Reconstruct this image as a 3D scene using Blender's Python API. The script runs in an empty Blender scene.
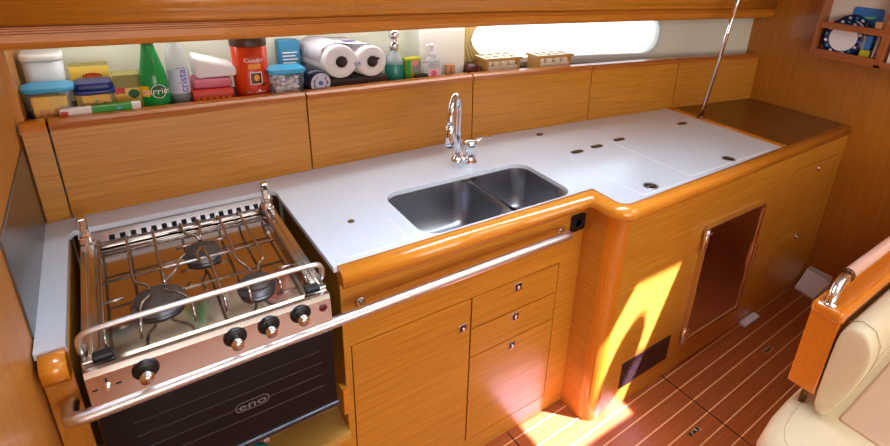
import bpy, bmesh, math, random
from mathutils import Vector, Matrix
random.seed(4)
PI = math.pi
sc = bpy.context.scene
COL = sc.collection
H = 0.92

# ------------------------------------------------------------------ materials
def lin(c):
    out = []
    for v in c:
        v /= 255.0
        out.append(v/12.92 if v <= .04045 else ((v+.055)/1.055)**2.4)
    return (*out, 1.0)

def mat(name, col, rough=.5, metal=0., coat=0., trans=0., ior=1.45, spec=.5, emis=None, es=0., alpha=1.):
    m = bpy.data.materials.new(name); m.use_nodes = True
    b = m.node_tree.nodes['Principled BSDF']
    b.inputs['Base Color'].default_value = lin(col)
    b.inputs['Roughness'].default_value = rough
    b.inputs['Metallic'].default_value = metal
    b.inputs['Coat Weight'].default_value = coat
    b.inputs['Coat Roughness'].default_value = .08
    b.inputs['Transmission Weight'].default_value = trans
    b.inputs['IOR'].default_value = ior
    b.inputs['Specular IOR Level'].default_value = spec
    b.inputs['Alpha'].default_value = alpha
    if emis:
        b.inputs['Emission Color'].default_value = lin(emis); b.inputs['Emission Strength'].default_value = es
    return m

def N(m, t, **kw):
    n = m.node_tree.nodes.new(t)
    for k, v in kw.items(): setattr(n, k, v)
    return n
def K(m, a, b): m.node_tree.links.new(a, b)

def wood(name, light, dark, axis='x', rough=.34, coat=.15, scale=1., contrast=1.):
    m = mat(name, light, rough, coat=coat)
    b = m.node_tree.nodes['Principled BSDF']
    tc = N(m, 'ShaderNodeTexCoord'); oi = N(m, 'ShaderNodeObjectInfo')
    add = N(m, 'ShaderNodeVectorMath', operation='ADD'); cmb = N(m, 'ShaderNodeCombineXYZ')
    mul = N(m, 'ShaderNodeMath', operation='MULTIPLY'); mul.inputs[1].default_value = 7.3
    K(m, oi.outputs['Random'], mul.inputs[0])
    for i in range(3): K(m, mul.outputs[0], cmb.inputs[i])
    K(m, tc.outputs['Object'], add.inputs[0]); K(m, cmb.outputs[0], add.inputs[1])
    fine = N(m, 'ShaderNodeMapping'); broad = N(m, 'ShaderNodeMapping')
    s1 = [170*scale]*3; s2 = [34*scale]*3; i = 'xyz'.index(axis); s1[i] = 2*scale; s2[i] = .6*scale
    fine.inputs['Scale'].default_value = s1; broad.inputs['Scale'].default_value = s2
    K(m, add.outputs[0], fine.inputs[0]); K(m, add.outputs[0], broad.inputs[0])
    n1 = N(m, 'ShaderNodeTexNoise'); n1.inputs['Detail'].default_value = 2
    n2 = N(m, 'ShaderNodeTexNoise'); n2.inputs['Detail'].default_value = 5; n2.inputs['Distortion'].default_value = .4
    K(m, fine.outputs[0], n1.inputs['Vector']); K(m, broad.outputs[0], n2.inputs['Vector'])
    mx = N(m, 'ShaderNodeMath', operation='MULTIPLY_ADD'); mx.inputs[1].default_value = .55
    half = N(m, 'ShaderNodeMath', operation='MULTIPLY'); half.inputs[1].default_value = .45
    K(m, n2.outputs['Fac'], half.inputs[0]); K(m, n1.outputs['Fac'], mx.inputs[0]); K(m, half.outputs[0], mx.inputs[2])
    r = N(m, 'ShaderNodeValToRGB')
    r.color_ramp.elements[0].position = .5-.2/contrast; r.color_ramp.elements[0].color = lin(dark)
    r.color_ramp.elements[1].position = .5+.17/contrast; r.color_ramp.elements[1].color = lin(light)
    K(m, mx.outputs[0], r.inputs[0]); K(m, r.outputs[0], b.inputs['Base Color'])
    return m

W_FACE = wood('light_wood_horizontal', (212,144,46), (170,104,24), 'x', contrast=1.1)
W_FACE2 = wood('light_wood_side', (210,137,46), (170,98,24), 'y')
W_VERT = wood('light_wood_vertical', (194,124,36), (150,88,20), 'z')
W_LEFT = wood('bulkhead_wood', (206,138,52), (184,114,36), 'z', coat=.1, rough=.45, scale=.7)
W_TRIM = wood('varnished_trim', (214,136,42), (190,108,26), 'x', rough=.2, coat=.6, scale=.6)
W_POST = wood('varnished_post', (214,126,32), (190,100,18), 'z', rough=.2, coat=.6, scale=.6)
W_CAP = wood('reddish_cap_wood', (194,114,38), (160,84,22), 'x', rough=.32, coat=.3, scale=.7)
W_LIP = wood('lip_wood', (214,136,34), (178,104,22), 'x', rough=.4, coat=.1, scale=.7)
W_DARK = wood('dark_teak_top', (126,76,24), (88,48,12), 'x', rough=.3, coat=.3)
W_RACK = wood('rack_teak', (182,106,50), (144,76,32), 'y', rough=.35)
W_SETT = wood('settee_wood', (218,128,34), (194,102,20), 'x', rough=.18, coat=.8, scale=.6)
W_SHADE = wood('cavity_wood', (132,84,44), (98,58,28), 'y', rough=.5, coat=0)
W_LEDGE = wood('ledge_wood', (212,166,84), (186,136,58), 'x', rough=.4)
GAP = mat('dark_gap', (38,22,12), .8)
WHITE = mat('white_solid_surface', (220,226,233), .22, coat=.3)
GROOVE = mat('groove_white', (238,238,240), .4)
LINER = mat('hull_liner', (226,226,208), .55)
BOXWHITE = mat('moulded_white', (236,236,228), .45)
BARM = mat('satin_bar_steel', (226,224,222), .36, 1.)
STEEL = mat('polished_steel', (222,218,214), .13, 1.)
CHROME = mat('chrome', (238,238,242), .05, 1.)
BRUSH = mat('brushed_steel', (176,174,172), .3, 1.)
SINKM = mat('sink_steel', (160,160,164), .36, 1.)
PANM = mat('hob_mirror_steel', (196,182,168), .1, 1.)
RODM = mat('support_rod_steel', (176,166,158), .22, 1.)
BRONZE = mat('bronze_fitting', (112,88,58), .35, 1.)
BLACK = mat('black_plastic', (18,17,18), .35)
RUBBER = mat('black_rubber', (12,12,13), .7)
OVENG = mat('oven_glass', (20,17,20), .07, spec=.35)
DSTEEL = mat('dark_steel_case', (70,62,58), .35, 1.)
CAPM = mat('burner_cap_enamel', (84,70,62), .5, .3)
BURNAL = mat('burner_ring', (120,122,128), .35, .9)
REDLED = mat('dark_red_button', (92,20,24), .3)
CREAM = mat('cream_leather', (216,200,164), .42, coat=.12)
PINKLEA = mat('tan_leather_wrap', (214,164,140), .4)
SEAT = mat('seat_leather', (206,174,148), .42, coat=.1)
SEAMM = mat('leather_seam', (204,186,150), .6)
FRIDGE = mat('smoked_fridge_panel', (232,206,188), .2, 1.)
GLASSC = mat('window_glass', (250,252,255), .0, trans=1., ior=1.02)
CLEAR = mat('clear_plastic', (236,240,244), .08, alpha=.12)
CLEARB = mat('clear_bottle_plastic', (214,222,230), .1, alpha=.42)
FROST = mat('frosted_plastic', (226,232,236), .4, alpha=.85)
GREENP = mat('green_bottle_plastic', (14,158,70), .1, alpha=.86)
LTBLUE = mat('light_blue_lid', (62,168,216), .35)
DKBLUE = mat('navy_lid', (24,44,120), .35)
NAVY = mat('navy_film', (24,30,58), .3)
YEL = mat('yellow_card', (250,190,14), .5)
PALEY = mat('pale_yellow_card', (246,206,84), .5)
RED = mat('red_card', (208,48,34), .45)
TINRED = mat('orange_red_tin', (206,58,20), .3, coat=.3)
BROWN = mat('brown_plastic', (74,46,26), .4)
OLIVE = mat('olive_card', (150,140,70), .55)
DKGREEN = mat('dark_green_print', (20,92,46), .5)
GREEN = mat('green_print', (52,160,60), .5)
PAPER = mat('white_paper', (238,238,240), .75)
LILAC = mat('white_wrap', (222,216,228), .5)
PINK = mat('pink_wrap', (206,110,130), .5)
PURPLE = mat('purple_print', (120,84,170), .5)
BLUEC = mat('blue_carton', (52,128,168), .5)
BLUEP = mat('blue_print', (60,80,190), .5)
TEAL = mat('teal_liquid', (30,150,140), .15, alpha=.8)
AMBER = mat('orange_print', (240,150,30), .5)
TAN = mat('tan_wood', (206,150,104), .6)
KRAFT = mat('egg_tray_gold', (186,140,70), .5)
EGGW = mat('egg_tray_white', (236,226,204), .5)
CURT = mat('beige_curtain', (206,182,120), .8)
MUG = mat('maroon_mug', (84,24,22), .3)
PLATEW = mat('white_glaze', (238,238,244), .15)
PLATEB = mat('navy_glaze', (24,40,92), .15)
BOARDB = mat('blue_board', (50,124,206), .4)
TEALP = mat('teal_print', (70,160,190), .3)
YGREEN = mat('yellow_green_plastic', (196,190,30), .4)
GREY = mat('grey_print', (150,150,152), .5)
PADW = mat('white_pad_plastic', (232,230,238), .4)
CEIL = mat('ceiling_white', (232,226,214), .6)

# floor: dark planks running along x with pale caulking and two panel seams
def floor_mat():
    m = wood('teak_and_holly', (164,82,36), (124,58,20), 'x', rough=.3, coat=.2, scale=.8)
    b = m.node_tree.nodes['Principled BSDF']
    src = b.inputs['Base Color'].links[0].from_socket
    tc = N(m, 'ShaderNodeTexCoord'); sep = N(m, 'ShaderNodeSeparateXYZ'); K(m, tc.outputs['Object'], sep.inputs[0])
    def mth(op, a, bb, c=None):
        n = N(m, 'ShaderNodeMath', operation=op)
        for i, v in enumerate((a, bb, c)):
            if v is None: continue
            if isinstance(v, (int, float)): n.inputs[i].default_value = v
            else: K(m, v, n.inputs[i])
        return n.outputs[0]
    y = mth('MULTIPLY_ADD', sep.outputs[0], -.0182, sep.outputs[1])
    t = mth('FRACT', mth('MULTIPLY_ADD', y, 1/.0689, .1744/.0689+.5+20), 0)
    stripe = mth('LESS_THAN', mth('ABSOLUTE', mth('SUBTRACT', t, .5), 0), .034)
    x = mth('MULTIPLY_ADD', sep.outputs[1], .0182, sep.outputs[0])
    s1 = mth('LESS_THAN', mth('ABSOLUTE', mth('SUBTRACT', x, 1.2706), 0), .0028)
    s2 = mth('LESS_THAN', mth('ABSOLUTE', mth('SUBTRACT', x, .572), 0), .0028)
    seam = mth('MAXIMUM', s1, s2)
    mx = N(m, 'ShaderNodeMix', data_type='RGBA'); K(m, stripe, mx.inputs[0]); K(m, src, mx.inputs[6]); mx.inputs[7].default_value = lin((214,164,112))
    my = N(m, 'ShaderNodeMix', data_type='RGBA'); K(m, seam, my.inputs[0]); K(m, mx.outputs[2], my.inputs[6]); my.inputs[7].default_value = lin((28,14,8))
    K(m, my.outputs[2], b.inputs['Base Color'])
    return m
FLOOR = floor_mat()

def bump(m, scale, strength, dist=.01, stretch=(1,1,1)):
    b = m.node_tree.nodes['Principled BSDF']
    tc = N(m, 'ShaderNodeTexCoord'); mp = N(m, 'ShaderNodeMapping'); mp.inputs['Scale'].default_value = stretch
    n = N(m, 'ShaderNodeTexNoise'); n.inputs['Scale'].default_value = scale; n.inputs['Detail'].default_value = 1
    bp = N(m, 'ShaderNodeBump'); bp.inputs['Strength'].default_value = strength; bp.inputs['Distance'].default_value = dist
    K(m, tc.outputs['Object'], mp.inputs[0]); K(m, mp.outputs[0], n.inputs['Vector']); K(m, n.outputs['Fac'], bp.inputs['Height']); K(m, bp.outputs[0], b.inputs['Normal'])
bump(FRIDGE, 6, .2, .04)
bump(CREAM, 90, .12, .002); bump(SEAT, 90, .12, .002)
bump(LILAC, 26, .5, .01)

# ------------------------------------------------------------------ mesh helpers
def face_all(bm, mi): 
    for f in bm.faces: f.material_index = mi
def box(bm, x0, x1, y0, y1, z0, z1, bev=0., mi=0, seg=2):
    r = bmesh.ops.create_cube(bm, size=1.)
    vs = r['verts']
    for v in vs:
        v.co = Vector(((x0+x1)/2+v.co.x*(x1-x0), (y0+y1)/2+v.co.y*(y1-y0), (z0+z1)/2+v.co.z*(z1-z0)))
    fs = set(f for v in vs for f in v.link_faces)
    for f in fs: f.material_index = mi
    if bev > 0:
        es = list(set(e for v in vs for e in v.link_edges))
        rr = bmesh.ops.bevel(bm, geom=es, offset=bev, segments=seg, affect='EDGES', profile=.5)
        for f in rr['faces']: f.material_index = mi
    return vs
def frame_dirs(pts):
    out = []
    for i in range(len(pts)):
        a = pts[max(i-1, 0)]; b = pts[min(i+1, len(pts)-1)]
        out.append((b-a).normalized())
    return out
def tube(bm, pts, r, n=10, mi=0, caps=True):
    pts = [Vector(p) for p in pts]
    rs = r if isinstance(r, (list, tuple)) else [r]*len(pts)
    ds = frame_dirs(pts)
    up = Vector((0, 0, 1)) if abs(ds[0].z) < .9 else Vector((1, 0, 0))
    u = ds[0].cross(up).normalized()
    rings = []
    for p, d, q in zip(pts, ds, rs):
        u = (u-d*u.dot(d)).normalized(); v = d.cross(u)
        rings.append([bm.verts.new(p+(u*math.cos(2*PI*k/n)+v*math.sin(2*PI*k/n))*q) for k in range(n)])
    for a, b in zip(rings, rings[1:]):
        for k in range(n):
            f = bm.faces.new((a[k], a[(k+1) % n], b[(k+1) % n], b[k])); f.smooth = True; f.material_index = mi
    if caps:
        bm.faces.new(rings[0][::-1]).material_index = mi; bm.faces.new(rings[-1]).material_index = mi
def smooth_path(pts, it=2):
    pts = [Vector(p) for p in pts]
    for _ in range(it):
        q = [pts[0]]
        for a, b in zip(pts, pts[1:]): q += [a*.75+b*.25, a*.25+b*.75]
        pts = q+[pts[-1]]
    return pts
def lathe(bm, prof, c=(0,0,0), n=24, mi=0, axis='z', sx=1., sy=1., smooth=True):
    rings = []
    for r, z in prof:
        ring = []
        for k in range(n):
            a = 2*PI*k/n; x, y = r*math.cos(a)*sx, r*math.sin(a)*sy
            p = (x, y, z) if axis == 'z' else ((z, x, y) if axis == 'x' else (x, -z, y))
            ring.append(bm.verts.new(Vector(c)+Vector(p)))
        rings.append(ring)
    for a, b in zip(rings, rings[1:]):
        for k in range(n):
            f = bm.faces.new((a[k], a[(k+1) % n], b[(k+1) % n], b[k])); f.smooth = smooth; f.material_index = mi
    if prof[0][0] > 1e-5: bm.faces.new(rings[0][::-1]).material_index = mi
    if prof[-1][0] > 1e-5: bm.faces.new(rings[-1]).material_index = mi
def rrect(x0, x1, y0, y1, r, n=6):
    out = []
    for cx, cy, a0 in ((x1-r, y1-r, 0), (x0+r, y1-r, PI/2), (x0+r, y0+r, PI), (x1-r, y0+r, 1.5*PI)):
        for k in range(n+1):
            a = a0+PI/2*k/n; out.append((cx+r*math.cos(a), cy+r*math.sin(a)))
    return out
def prism(bm, poly, z0, z1, axis='z', mi=0):
    """polygon extruded; axis z: (x,y); y: (x,z) ; x: (y,z)"""
    def P(a, b, t): return (a, b, t) if axis == 'z' else ((a, t, b) if axis == 'y' else (t, a, b))
    lo = [bm.verts.new(P(a, b, z0)) for a, b in poly]; hi = [bm.verts.new(P(a, b, z1)) for a, b in poly]
    fs = [bm.faces.new(lo[::-1]), bm.faces.new(hi)]
    for k in range(len(poly)):
        k2 = (k+1) % len(poly); fs.append(bm.faces.new((lo[k], lo[k2], hi[k2], hi[k])))
    for f in fs: f.material_index = mi
    return fs
def rounded_box(bm, x0, x1, y0, y1, z0, z1, r, taper=1., mi=0, n=6):
    """vertical rounded-rect box, base scaled by taper"""
    cx, cy = (x0+x1)/2, (y0+y1)/2
    top = rrect(x0, x1, y0, y1, r, n)
    lo = [bm.verts.new((cx+(a-cx)*taper, cy+(b-cy)*taper, z0)) for a, b in top]; hi = [bm.verts.new((a, b, z1)) for a, b in top]
    bm.faces.new(lo[::-1]).material_index = mi; bm.faces.new(hi).material_index = mi
    for k in range(len(top)):
        k2 = (k+1) % len(top); f = bm.faces.new((lo[k], lo[k2], hi[k2], hi[k])); f.smooth = True; f.material_index = mi
def frame_panel(bm, u0, u1, v0, v1, holes, t0, t1, axis='y', mi=0):
    us = sorted({u0, u1, *[h[0] for h in holes], *[h[1] for h in holes]}); vs = sorted({v0, v1, *[h[2] for h in holes], *[h[3] for h in holes]})
    def P(a, b, t): return (a, b, t) if axis == 'z' else ((a, t, b) if axis == 'y' else (t, a, b))
    def solid(i, j):
        if i < 0 or j < 0 or i >= len(us)-1 or j >= len(vs)-1: return False
        cu, cv = (us[i]+us[i+1])/2, (vs[j]+vs[j+1])/2
        return not any(h[0] < cu < h[1] and h[2] < cv < h[3] for h in holes)
    V = {}
    def g(i, j, t):
        if (i, j, t) not in V: V[(i, j, t)] = bm.verts.new(P(us[i], vs[j], t))
        return V[(i, j, t)]
    for i in range(len(us)-1):
        for j in range(len(vs)-1):
            if not solid(i, j): continue
            for t in (t0, t1):
                bm.faces.new((g(i, j, t), g(i+1, j, t), g(i+1, j+1, t), g(i, j+1, t))).material_index = mi
            for di, dj, a, b in ((-1, 0, (i, j), (i, j+1)), (1, 0, (i+1, j), (i+1, j+1)), (0, -1, (i, j), (i+1, j)), (0, 1, (i, j+1), (i+1, j+1))):
                if not solid(i+di, j+dj):
                    bm.faces.new((g(*a, t0), g(*b, t0), g(*b, t1), g(*a, t1))).material_index = mi
def sweep(bm, path, prof, mi=0, closed_ends=True):
    """path: list of (x,y); prof: list of (offset to the right of travel, z)"""
    path = [Vector(p) for p in path]; rings = []
    for i, p in enumerate(path):
        d1 = (path[i]-path[i-1]).normalized() if i else (path[1]-path[0]).normalized()
        d2 = (path[i+1]-path[i]).normalized() if i < len(path)-1 else d1
        n1 = Vector((d1.y, -d1.x)); n2 = Vector((d2.y, -d2.x)); nn = n1+n2; nn = nn/ (1+n1.dot(n2))
        rings.append([bm.verts.new((p.x+nn.x*o, p.y+nn.y*o, z)) for o, z in prof])
    m = len(prof)
    for a, b in zip(rings, rings[1:]):
        for k in range(m):
            f = bm.faces.new((a[k], a[(k+1) % m], b[(k+1) % m], b[k])); f.material_index = mi; f.smooth = True
    if closed_ends: bm.faces.new(rings[0][::-1]).material_index = mi; bm.faces.new(rings[-1]).material_index = mi
def text_geo(s, size, align='CENTER'):
    cu = bpy.data.curves.new('lettering', 'FONT'); cu.body = s; cu.size = size; cu.align_x = align; cu.align_y = 'CENTER'; cu.resolution_u = 2
    o = bpy.data.objects.new('lettering', cu); COL.objects.link(o)
    dg = bpy.context.evaluated_depsgraph_get(); me = o.evaluated_get(dg).to_mesh()
    vs = [v.co.copy() for v in me.vertices]; fs = [list(p.vertices) for p in me.polygons]
    o.evaluated_get(dg).to_mesh_clear(); bpy.data.objects.remove(o); bpy.data.curves.remove(cu)
    return vs, fs
def text(bm, s, size, fn, mi=0):
    vs, fs = text_geo(s, size)
    V = [bm.verts.new(fn(v.x, v.y)) for v in vs]
    for f in fs:
        try: bm.faces.new([V[i] for i in f]).material_index = mi
        except ValueError: pass
def disc(bm, fn, r, n=20, mi=0, ry=None):
    ry = ry or r
    bm.faces.new([bm.verts.new(fn(r*math.cos(2*PI*k/n), ry*math.sin(2*PI*k/n))) for k in range(n)]).material_index = mi
def quad(bm, fn, x0, x1, y0, y1, mi=0, nx=1):
    for i in range(nx):
        a = x0+(x1-x0)*i/nx; b = x0+(x1-x0)*(i+1)/nx
        bm.faces.new([bm.verts.new(fn(*p)) for p in ((a, y0), (b, y0), (b, y1), (a, y1))]).material_index = mi
def on_cyl(cx, cy, r, z, a0=-PI/2):
    """label on the front of a vertical cylinder (a0: facing angle)"""
    return lambda x, y: (cx+r*math.cos(a0+x/r), cy+r*math.sin(a0+x/r), z+y)

# ------------------------------------------------------------------ objects
def tag(o, label, cat, group=None):
    o['label'] = label; o['category'] = cat
    if group: o['group'] = group
    return o
def thing(name, label, cat, loc=(0,0,0), rz=0., group=None, rot=None):
    o = bpy.data.objects.new(name, None); COL.objects.link(o); o.location = loc; o.rotation_euler = rot or (0, 0, rz)
    o.empty_display_size = .05
    return tag(o, label, cat, group)
def obj(name, bm, m, parent=None, label=None, world=False, bevel=0., smooth=None, subsurf=0):
    bmesh.ops.remove_doubles(bm, verts=bm.verts, dist=1e-6)
    bmesh.ops.recalc_face_normals(bm, faces=bm.faces)
    if world and parent is not None:
        p = parent; off = Vector((0,0,0))
        while p: off += Vector(p.location); p = p.parent
        for v in bm.verts: v.co -= off
    me = bpy.data.meshes.new(name); bm.to_mesh(me); bm.free()
    for x in (m if isinstance(m, (list, tuple)) else [m]): me.materials.append(x)
    o = bpy.data.objects.new(name, me); COL.objects.link(o)
    if parent is not None: o.parent = parent
    if label: o['label'] = label
    if bevel:
        md = o.modifiers.new('bevel', 'BEVEL'); md.width = bevel; md.segments = 2; md.limit_method = 'ANGLE'; md.angle_limit = .6
    if subsurf:
        md = o.modifiers.new('sub', 'SUBSURF'); md.levels = subsurf; md.render_levels = subsurf
    if smooth:
        for p in me.polygons: p.use_smooth = True
    return o
def B(): return bmesh.new()
def struct(name, bm, m, **k):
    o = obj(name, bm, m, **k); o['kind'] = 'structure'; return o
def cut(o, cutters):
    """boolean difference, baked into the mesh"""
    for cbm in cutters:
        bmesh.ops.recalc_face_normals(cbm, faces=cbm.faces)
        me = bpy.data.meshes.new('cutter'); cbm.to_mesh(me); cbm.free()
        c = bpy.data.objects.new('cutter', me); COL.objects.link(c)
        md = o.modifiers.new('cut', 'BOOLEAN'); md.operation = 'DIFFERENCE'; md.object = c; md.solver = 'EXACT'
        dg = bpy.context.evaluated_depsgraph_get(); nm = bpy.data.meshes.new_from_object(o.evaluated_get(dg))
        o.modifiers.remove(md); old = o.data; o.data = nm; bpy.data.meshes.remove(old)
        bpy.data.objects.remove(c); bpy.data.meshes.remove(me)
def copy_tree(o, parent=None):
    c = o.copy(); COL.objects.link(c)
    if parent is not None: c.parent = parent
    for ch in list(o.children): copy_tree(ch, c)
    return c

# ================================================================== setting
BX = 2.53                                           # right bulkhead
bm = B(); box(bm, -.60, BX+.03, -2.6, .62, -.03, 0.); struct('floor', bm, FLOOR)
bm = B(); box(bm, BX, BX+.03, -2.6, 1.0, 0, 1.98); struct('wall_right', bm, W_VERT)
bm = B(); box(bm, -.56, -.53, -.16, 1.0, 0, 1.98); struct('wall_left', bm, W_LEFT)
bm = B(); prism(bm, rrect(-.60, -.527, -.34, -.15, .012, 4), 0, 1.98); struct('trim_1', bm, W_LEFT)
bm = B(); box(bm, -.63, -.60, -2.6, -.34, 0, 1.98); struct('wall_rear', bm, W_LEFT)
bm = B(); box(bm, -.63, BX+.03, -2.63, -2.6, 0, 1.98); struct('wall_front', bm, BOXWHITE)
# hull liner, straight run with the port cut through, and a parallel run to the left
def liner_y(x): return .80 if x < .6 else .80-.155*(x-.6)
bm = B(); prism(bm, [(-.60,.80),(.6,.80),(BX+.02,liner_y(BX+.02)),(BX+.02,liner_y(BX+.02)+.03),(.605,.83),(-.60,.83)], .0, 1.98)
wb = struct('wall_back', bm, LINER)
ang = math.atan(-.155)
c = B(); prism(c, rrect(.80, 1.845, 1.185, 1.37, .085, 8), -.3, .3, 'y')
M = Matrix.Rotation(ang, 4, 'Z')
def port_pt(x, off):                               # x along world, off outward from liner face
    n = Vector((.155, 1, 0)).normalized(); return Vector((x, liner_y(x), 0))+n*off
for v in c.verts:
    p = port_pt(v.co.x, v.co.y); v.co = (p.x, p.y, v.co.z)
cut(wb, [c])
bm = B()
for off0, off1, g in ((-.008, .0, .022), (.0, .03, .012)):
    a = rrect(.80-g*.9, 1.845+g*.9, 1.185-g*.9, 1.37+g*.9, .095, 8); b = rrect(.803, 1.842, 1.188, 1.367, .083, 8)
    rings = []
    for poly, off in ((a, off1), (a, off0), (b, off0), (b, off1)):
        rings.append([bm.verts.new(tuple(port_pt(x, off).xy)+(z,)) for x, z in poly])
    for r1, r2 in zip(rings, rings[1:]):
        for k in range(len(a)): bm.faces.new((r1[k], r1[(k+1) % len(a)], r2[(k+1) % len(a)], r2[k]))
    break
win = struct('window_1', bm, mat('port_frame', (214,216,214), .4))
bm = B(); pl = rrect(.803, 1.842, 1.188, 1.367, .083, 8)
v0 = [bm.verts.new(tuple(port_pt(x, .012).xy)+(z,)) for x, z in pl]; v1 = [bm.verts.new(tuple(port_pt(x, .016).xy)+(z,)) for x, z in pl]
bm.faces.new(v0); bm.faces.new(v1[::-1])
for k in range(len(pl)): bm.faces.new((v0[k], v0[(k+1) % len(pl)], v1[(k+1) % len(pl)], v1[k]))
g = obj('window_glass', bm, GLASSC, win)
# ceiling with an open hatch that lets the sun in
SD = Vector((-.34, .38, -1.))
foot = [(.63,-.20),(1.03,-.20),(1.055,.082),(.79,.082),(.74,.01),(.63,.01)]
ZC = 1.95
hole = [(x-SD.x*ZC, y-SD.y*ZC) for x, y in foot]
bm = B(); box(bm, -.63, BX+.03, -2.63, 1.0, ZC, ZC+.03)
ce = struct('ceiling', bm, CEIL)
c = B(); prism(c, hole, ZC-.1, ZC+.1); cut(ce, [c])
# added unseen disc on a bar, casting a rounded shadow in the sun patch
bm = B(); vx, vy = .905-SD.x*ZC, -.055-SD.y*ZC
lathe(bm, [(.078,0),(.082,.006),(.07,.016),(0,.02)], (vx, vy, ZC+.004), 28); box(bm, vx+.07, hole[2][0]+.03, vy-.006, vy+.006, ZC+.004, ZC+.014)
struct('shadow_disc', bm, BOXWHITE)
# end of the shelf recess, hull frame box
bm = B(); box(bm, -.53, -.515, .575, .80, 1.14, 1.5); struct('trim_2', bm, W_LEFT)
bm = B(); box(bm, .572, .768, .69, .81, 1.13, 1.5, .006); struct('trim_3', bm, BOXWHITE)

# ================================================================== worktop
t = thing('worktop', 'white solid galley worktop with double sink cut-out and wooden edge, spanning the cabinets', 'worktop', (.4, .25, H-.03))
back = [(-.527,.545),(-.12,.555),(.12,.572),(.74,.588),(1.33,.543),(1.868,.50)]
def wt_rounded(n=6):
    c0 = (.835+.035, -.138+.036); r = .035
    return [(c0[0]+r*math.cos(a), c0[1]+r*math.sin(a)) for a in [PI*1.5-PI/2*k/n for k in range(n+1)]]
outline = [(-.527,.012),(-.483,.012)]+[(-.483,.45),(-.473,.47)]+[(-.03,.475),(-.016,.46)]+[(-.008,.0),(.835,.0)]+wt_rounded()[::-1]+[(1.868,-.114)]+back[::-1]
bm = B(); prism(bm, outline, H-.014, H)
wt = obj('counter_slab', bm, WHITE, t, world=True)
SX0, SX1, SY0, SY1 = .237, .768, .010, .292
c = B(); prism(c, rrect(SX0, SX1, SY0, SY1, .055, 8), H-.1, H+.1)
off = Vector(t.location)
for v in c.verts: v.co = v.co-off+off
# cut needs the same space: parent offset is applied to the evaluated object, so the cutter stays in world space
bpy.context.view_layer.update()
cut(wt, [c])
prof = [(0,H-.035),(0,H+.003),(.014,H+.003),(.024,H-.001),(.031,H-.007),(.0355,H-.015),(.037,H-.024),(.037,H-.036),(.034,H-.041),(-.012,H-.041),(-.012,H-.035)]
path = [(0,0),(.4,0),(.835,0)]+[(.835,-.06)]+wt_rounded(8)[::-1]+[(1.3,-.1275),(BX-.002,-.100)]
bm = B(); sweep(bm, path, prof); obj('edge_trim', bm, W_TRIM, t, world=True)
bm = B(); sweep(bm, [(-.521,.012),(-.484,.012)], [(0,H-.052),(0,H-.004),(.012,H-.001),(.028,H-.006),(.038,H-.018),(.039,H-.038),(.034,H-.052)]); obj('edge_trim', bm, W_TRIM, t, world=True)
# lids let into the worktop
def lid(name, x0, x1, y0, y1, r, label):
    bm = B(); a = rrect(x0, x1, y0, y1, r, 4); b = rrect(x0+.003, x1-.003, y0+.003, y1-.003, max(r-.003, .002), 4)
    v0 = [bm.verts.new((x, y, H)) for x, y in a]; v1 = [bm.verts.new((x, y, H+.0015)) for x, y in b]
    bm.faces.new(v0[::-1]); bm.faces.new(v1)
    for k in range(len(a)):
        f = bm.faces.new((v0[k], v0[(k+1) % len(a)], v1[(k+1) % len(a)], v1[k])); f.material_index = 1
    return obj(name, bm, [WHITE, GROOVE], t, label, world=True)
bl = lid('bin_lid', .024, .198, .022, .36, .025, 'white lid beside the hob with a small finger hole')
bm = B(); lathe(bm, [(.009,.0),(.009,.002),(.006,.002),(.006,.0005)], (.103,.181,H+.0012), 16); disc(bm, lambda x, y: (.103+x, .181+y, H+.0022), .0065); o = obj('finger_hole', bm, BRONZE, bl); 
for v in o.data.vertices: v.co -= Vector(t.location)
hl = [lid('hatch_lid', .95, 1.222, -.118, .285, .012, 'left cool box lid with a round flush latch'), lid('hatch_lid', 1.228, 1.80, -.102, .295, .012, 'right cool box lid with a round flush latch')]
def small(name, p, bm, m, par):
    o = obj(name, bm, m, par)
    for v in o.data.vertices: v.co -= Vector(t.location)
    return o
for k, (x, y) in enumerate([(1.02,.266), (1.133,.272), (1.277,.285), (1.724,.296)]):
    bm = B(); prism(bm, [(x+a, y+b) for a, b in rrect(-.029, .029, -.0115, .0115, .0113, 5)], H+.0008, H+.004)
    for dx in (-.014, .014): lathe(bm, [(.004,.0),(.004,.001),(0,.0012)], (x+dx, y, H+.004), 10, 1)
    small('hinge', 0, bm, [BRONZE, BLACK], hl[0 if k < 2 else 1])
for k, (x, y) in enumerate([(1.026,-.085), (1.512,-.075)]):
    bm = B(); lathe(bm, [(.026,.0),(.026,.0035),(.021,.0035),(.020,.002),(0,.002)], (x, y, H+.0008), 22)
    la = small('latch', 0, bm, [BRUSH], hl[k])
    bm = B(); disc(bm, lambda a, b: (x+a, y+b, H+.0031), .0198); box(bm, x-.016, x+.016, y-.003, y+.003, H+.003, H+.006, .001, 1); small('latch_handle', 0, bm, [BLACK, CHROME], la)
# small cover plug by the panel
bm = B(); prism(bm, [(1.015+a, .487+b) for a, b in rrect(-.016, .016, -.010, .010, .0099, 5)], H, H+.003); obj('cover_plug', bm, BRONZE, t, world=True)

# teak top beyond the white board
t2 = thing('teak_counter', 'dark brown wooden counter top in the corner, right of the white worktop', 'counter', (2.2, .1, H-.03))
bm = B(); prism(bm, [(1.90,-.112),(BX-.002,-.099),(BX-.002,.435),(1.90,.49)], H-.03, H+.001); obj('top_board', bm, W_DARK, t2, world=True)
bm = B(); prism(bm, [(1.868,-.112),(1.90,-.112),(1.90,.49),(1.868,.493)], H-.03, H+.006); obj('edge_strip', bm, W_TRIM, t2, world=True, bevel=.003, label='paler wooden strip along the white worktop')

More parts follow.
